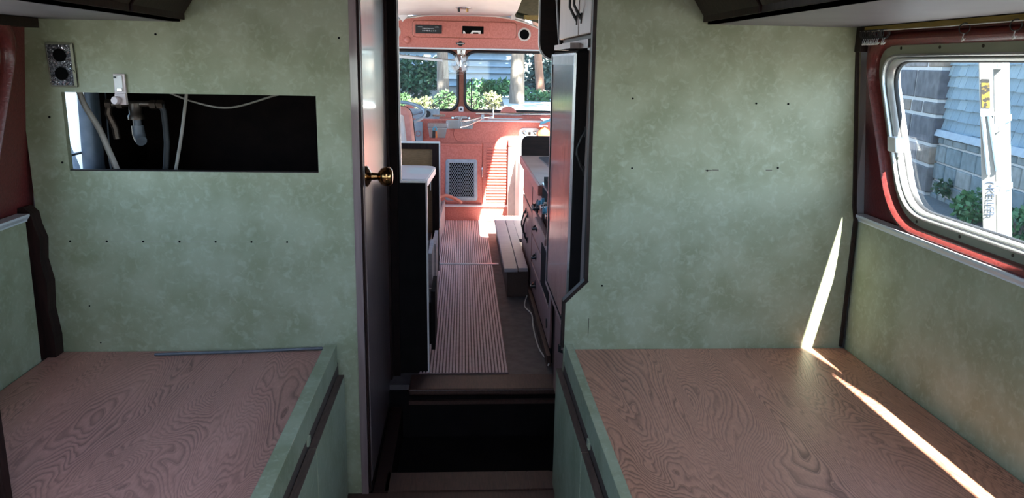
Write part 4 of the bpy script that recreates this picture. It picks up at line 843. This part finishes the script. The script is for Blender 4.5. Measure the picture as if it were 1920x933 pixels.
# shingle courses
zc = .46; r = 0
while zc < 2.0:
    tt = -4.6+random.uniform(0, .2)
    while tt < .1:
        w = random.uniform(.2, .36); e = min(tt+w, .11)
        wbox(tt+.004, e-.004, .0, .055, zc-.01+random.uniform(-.008, .008), zc+.165, .04).build('shingle', random.choice(SHING), hs)
        tt = e
    tt = 3.62+random.uniform(0, .1)
    while tt < 6.2:
        e = tt+random.uniform(.26, .40); wbox(tt+.004, e-.004, .0, .055, zc-.01, zc+.165, .04).build('shingle', random.choice(SHING), hs); tt = e
    zc += .152; r += 1
wbox(-5, .12, 0, .14, .36, .45, .03).build('ledge', LEDGEM, hs)
lo = wbox(-5, .12, 0, .05, -.9, .36).build('lower_wall', MORTAR, hs)
z = -.85
while z < .30:
    hgt = min(random.uniform(.15, .26), .35-z); tt = -4.6+random.uniform(0, .3)
    while tt < .08:
        w = random.uniform(.25, .55); e = min(tt+w, .1)
        wbox(tt+.015, e-.02, .03, .068+random.uniform(0, .018), z+.014, z+hgt-.014).build('stone', random.choice(STONEB), lo, bevel=.015)
        tt = e
    z += hgt
# ground
struct('ground', wbox(-6, .6, .07, 1.1, -.9, -.53, .5), GRAVEL, 'gravel strip banked against the stone house wall', 'ground')
gd = struct('ground', MB().add([(-40, -30, -.8), (45, -30, -.8), (45, 40, -.8), (-40, 40, -.8), (-40, -30, -1.2), (45, -30, -1.2), (45, 40, -1.2), (-40, 40, -1.2)], [(0, 1, 2, 3), (7, 6, 5, 4), (0, 4, 5, 1), (1, 5, 6, 2), (2, 6, 7, 3), (3, 7, 4, 0)]), GRAVEL, 'grey gravel ground beside the house', 'ground')
def leaves(mb, c, rad, n, size, seed, up=.3):
    rd_ = random.Random(seed); c = Vector(c)
    for _ in range(n):
        th = rd_.uniform(0, 2*math.pi); ph = math.acos(rd_.uniform(-1, 1)); rr = rd_.uniform(.55, 1.0)**.5
        p = c+Vector((rad[0]*rr*math.sin(ph)*math.cos(th), rad[1]*rr*math.sin(ph)*math.sin(th), rad[2]*rr*math.cos(ph)))
        d = Vector((rd_.uniform(-1, 1), rd_.uniform(-1, 1), rd_.uniform(-.6, 1)+up)).normalized(); s_ = d.orthogonal().normalized()
        s_ = Matrix.Rotation(rd_.uniform(0, 6.3), 3, d) @ s_; l = size*rd_.uniform(.7, 1.4); b = s_.cross(d)
        mb.add([p, p+s_*l*.5+b*l*.28, p+s_*l, p+s_*l*.5-b*l*.28], [(0, 1, 2), (0, 2, 3)])
    return mb
def bush(name, c, rad, n, size, mat, label, cat='bush', seed=0, blobs=1):
    t = thing(name, (c[0], c[1], c[2]-rad[2]), label, cat); mb = MB(); rd_ = random.Random(seed+5)
    for k in range(blobs):
        cc = Vector(c) if blobs == 1 else Vector(c)+Vector((rd_.uniform(-1, 1)*rad[0]*.6, rd_.uniform(-1, 1)*rad[1]*.6, rd_.uniform(-.6, .5)*rad[2]))
        f = 1 if blobs == 1 else .55
        leaves(mb, cc, (rad[0]*f, rad[1]*f, rad[2]*f), n//blobs, size, seed+k)
    mb.build('foliage', mat, t, kind='stuff')
    sm_ = MB()
    for k in range(5):
        a = k*1.3; sm_.tube([(c[0], c[1], c[2]-rad[2]), (c[0]+rad[0]*.5*math.cos(a), c[1]+rad[1]*.5*math.sin(a), c[2]+rad[2]*.3)], .012, 5)
    sm_.build('stem', BARK, t); return t
bush('garden_plant', (6.28, 9.18, -.335), (.25, .24, .20), 620, .075, LF_MID, 'leafy green plant at the foot of the stone wall beside the ladder', 'plant', 21)
bush('garden_plant', (6.72, 10.52, -.30), (.14, .14, .10), 180, .07, LF_DARK, 'small dark green plant growing by the stone pier', 'plant', 22)
bush('garden_plant', (6.13, 8.22, -.38), (.22, .25, .20), 460, .075, LF_MID, 'green weeds right of the ladder against the stone wall', 'plant', 23)
# stepladder
ld = thing('stepladder', (2.75, 3.75, -.8), 'white fibreglass ladder with blue lettering standing outside the window', 'ladder')
vd = Vector((.56, .83, 0)).normalized(); sd = Vector((.83, -.56, 0))*.74
def lax(z): return Vector((2.434-.187*(z-1.345), 3.70, 0))       # leaning line of the front rail
def rail(off, w, d, mat, name, zt=2.5, extra=0):
    ls = []
    for z in (-.8, zt):
        p = lax(z)+vd*off[1]+sd*(off[0]+extra*(z-2.5)); ls.append([p+sd*a+vd*b+Vector((0, 0, z)) for a, b in ((0, 0), (w, 0), (w, d), (0, d))])
    return MB().loops(ls, True, True, True).build(name, mat, ld, bevel=.003)
rail((.0, 0), .078, .028, FIBER, 'front_rail'); rail((.082, .38), .055, .028, FIBER, 'front_rail'); rail((.140, .10), .030, .025, GREYB, 'rear_rail'); rail((.13, .42), .030, .025, GREYB, 'rear_rail')
for k in range(10):
    z = -.5+.30*k; p = lax(z)+Vector((0, 0, z))
    MB().add([p+sd*.01+vd*.03, p+sd*.09+vd*.03, p+sd*.13+vd*.38, p+sd*.085+vd*.38, p+sd*.01+vd*.03+Vector((0, 0, .025)), p+sd*.09+vd*.03+Vector((0, 0, .025)), p+sd*.13+vd*.38+Vector((0, 0, .025)), p+sd*.085+vd*.38+Vector((0, 0, .025))], [(0, 3, 2, 1), (4, 5, 6, 7), (0, 1, 5, 4), (1, 2, 6, 5), (2, 3, 7, 6), (3, 0, 4, 7)]).build('step', ALU, ld)
p = lax(2.5); MB().add([p+sd*a+vd*b+Vector((0, 0, z)) for z in (2.5, 2.56) for a, b in ((-.02, -.02), (.19, -.02), (.19, .46), (-.02, .46))], [(0, 3, 2, 1), (4, 5, 6, 7), (0, 1, 5, 4), (1, 2, 6, 5), (2, 3, 7, 6), (3, 0, 4, 7)]).build('top_cap', FIBER, ld, bevel=.01)
def onrail(a, z, d=-.004): return lax(z)+sd*a+vd*d+Vector((0, 0, z))
MB().tube([onrail(.005, 1.085, -.012), onrail(.085, 1.092, -.012)], .010, 8).build('hinge_bar', SILL, ld)
MB().tube([onrail(.015, 1.08, -.012), onrail(.040, .80, -.012)], .009, 8).build('brace', GREYB, ld)
MB().tube([onrail(.052, 1.085, -.012), onrail(.092, .82, -.012)], .009, 8).build('brace', GREYB, ld)
MB().prism([onrail(.012, 1.12), onrail(.058, 1.12), onrail(.058, 1.235), onrail(.012, 1.235)], tuple(vd*.003)).build('sticker', LABELY, ld)
MB().prism([onrail(.012, 1.24), onrail(.058, 1.24), onrail(.058, 1.252), onrail(.012, 1.252)], tuple(vd*.003)).build('sticker', IRON, ld)
for z in (1.04, .71): MB().prism([onrail(.128, z, .09), onrail(.178, z+.02, .09), onrail(.178, z+.05, .09), onrail(.128, z+.03, .09)], tuple(vd*.012)).build('bracket', GREYB, ld)
cu = bpy.data.curves.new('lettering', 'FONT'); cu.body = '(\u2022KELLER'; cu.size = .045; cu.extrude = .0006
tmp = bpy.data.objects.new('tmp', cu); COL.objects.link(tmp); bpy.context.view_layer.update()
me = bpy.data.meshes.new_from_object(tmp); bpy.data.objects.remove(tmp)
lo_ = bpy.data.objects.new('lettering', me); COL.objects.link(lo_); me.materials.append(LETTER); lo_.parent = ld
dn = (onrail(.05, .40)-onrail(.05, .90)).normalized(); n_ = -vd; yv = n_.cross(dn).normalized()
mm = Matrix((dn, yv, n_)).transposed().to_4x4(); pos = onrail(.030, .765, -.0015)
lo_.matrix_local = Matrix.Translation(pos-Vector(ld.location)) @ mm

# ================================================================ OUTSIDE FRONT
bank = MB().loops([[(-25, 7.8, -.8), (-25, 9.3, .62), (-25, 26, .70), (-25, 26, -.8)], [(3.4, 7.8, -.8), (3.4, 9.3, .62), (3.4, 26, .70), (3.4, 26, -.8)]], True, True, True)
struct('ground', bank, GROUND, 'brown mulch bank in front of the bus', 'ground')
struct('ground', MB().add([(.55, 9.6, .635), (3.3, 9.6, .65), (3.3, 17.5, .675), (.8, 17.5, .675), (.55, 9.6, .60), (3.3, 9.6, .60), (3.3, 17.5, .64), (.8, 17.5, .64)], [(0, 1, 2, 3), (7, 6, 5, 4), (0, 4, 5, 1), (1, 5, 6, 2), (2, 6, 7, 3), (3, 7, 4, 0)]), CONC, 'bright sunlit concrete drive beyond the passenger pane', 'ground')
h = thing('clapboard_house', (0, 20, .7), 'pale blue clapboard house far beyond the windshield', 'house')
BX((-5, 20.1, .6), (1.25, 24, 6)).build('wall', SIDING, h)
for i in range(20):
    z = .70+.16*i; MB().prism([(-5, 20.1, z), (-5, 19.97, z), (-5, 20.09, z+.165), (-5, 20.1, z+.165)], (6.25, 0, 0)).build('clapboard', SIDING, h)
w_ = BX((-.75, 20.03, 1.05), (.0, 20.1, 1.35)).build('window', WHITE, h); BX((-.7, 20.02, 1.08), (-.05, 20.03, 1.32)).build('pane', GREYB, w_)
def tree(x, y, r, hgt, lean, mat, label, crown, seed):
    t = thing('garden_tree', (x, y, .65), label, 'tree')
    MB().tube([(x, y, .6), (x+lean*.3, y, .6+hgt*.3), (x+lean, y, .6+hgt)], [r*1.2, r, r*.8], 12).build('trunk', mat, t, smooth=True)
    mb = MB()
    for k in range(5):
        rd_ = random.Random(seed+k); leaves(mb, (x+lean+rd_.uniform(-1.4, 1.4), y+rd_.uniform(-.8, 1), .6+hgt+rd_.uniform(-.2, 1.2)), (1.1, 1.0, .8), 700, .16, seed*7+k)
    mb.build('foliage', crown, t, kind='stuff')
tree(-.30, 12.5, .085, 2.6, -.05, BARK, 'grey tree trunk standing behind the driver pane', LF_BLUE, 31)
tree(.86, 12.8, .105, 2.6, .02, BARK, 'thick pale tree trunk beyond the drive', LF_BLUE, 32)
tree(1.42, 14.5, .07, 2.6, -.25, BARKR, 'slender reddish leaning tree right of the thick trunk', LF_BLUE, 33)
bush('hedge', (-1.0, 13.6, 1.0), (.75, .5, .36), 2600, .085, LF_DARK, 'dense dark green hedge beyond the driver pane', 'hedge', 41, 7)
bush('hedge', (1.75, 15.5, 1.05), (.75, .5, .55), 2200, .10, LF_BLUE, 'dark bluish hedge behind the reddish tree', 'hedge', 42, 6)
bush('hedge', (.55, 14.5, .80), (.6, .3, .20), 1200, .07, LF_MID, 'low clipped hedge left of the thick tree trunk', 'hedge', 43, 5)
bush('hedge', (1.75, 13.6, .80), (.9, .25, .14), 1200, .07, LF_MID, 'low green edging hedge right of the thick trunk', 'hedge', 44, 6)
for i, (x, y, rr, m_, lb) in enumerate(((-.78, 10.6, .12, LF_BR, 'bright green shrub at the edge of the driver pane'), (-.47, 10.5, .10, LF_PALE, 'yellowish shrub in the middle of the mulch bank'), (-.22, 10.4, .16, LF_BR, 'bright green shrub by the centre post'), (.12, 10.3, .17, LF_BR, 'bright shrub seen behind the black upright rod'), (.40, 11.2, .13, LF_PALE, 'pale flowering bush at the edge of the drive'), (-.62, 10.2, .09, LF_PALE, 'small yellow green shrub low on the bank'), (-.05, 9.9, .10, LF_PALE, 'pale shrub just under the centre post'))):
    rr *= .78; bush('shrub', (x, y, .66+rr), (rr*1.2, rr, rr), 420, .05, m_, lb, 'shrub', 50+i)

# tree with unseen crown added to shade the bank in front of the bus
t = thing('added_shade_tree', (-4.2, 11, -.8), 'unseen spreading tree added to shade the mulch bank', 'tree')
MB().tube([(-4.2, 11, -.8), (-4.0, 11, 3), (-2.5, 10.5, 6.6)], [.32, .28, .15], 12).build('trunk', BARK, t, smooth=True)
mb = MB()
for k, (x, y, z) in enumerate(((-4.5, 8, 7), (-1.5, 7, 7), (1.0, 8, 7.2), (-4, 12, 7.2), (-1, 11, 7), (1.3, 12, 7.2), (-3, 15, 7.4), (0, 15.5, 7), (-5, 10, 7), (2.5, 15.5, 7.2))):
    leaves(mb, (x, y, z), (2.3, 2.6, 1.1), 700, .55, 900+k)
mb.build('foliage', LF_MID, t, kind='stuff')
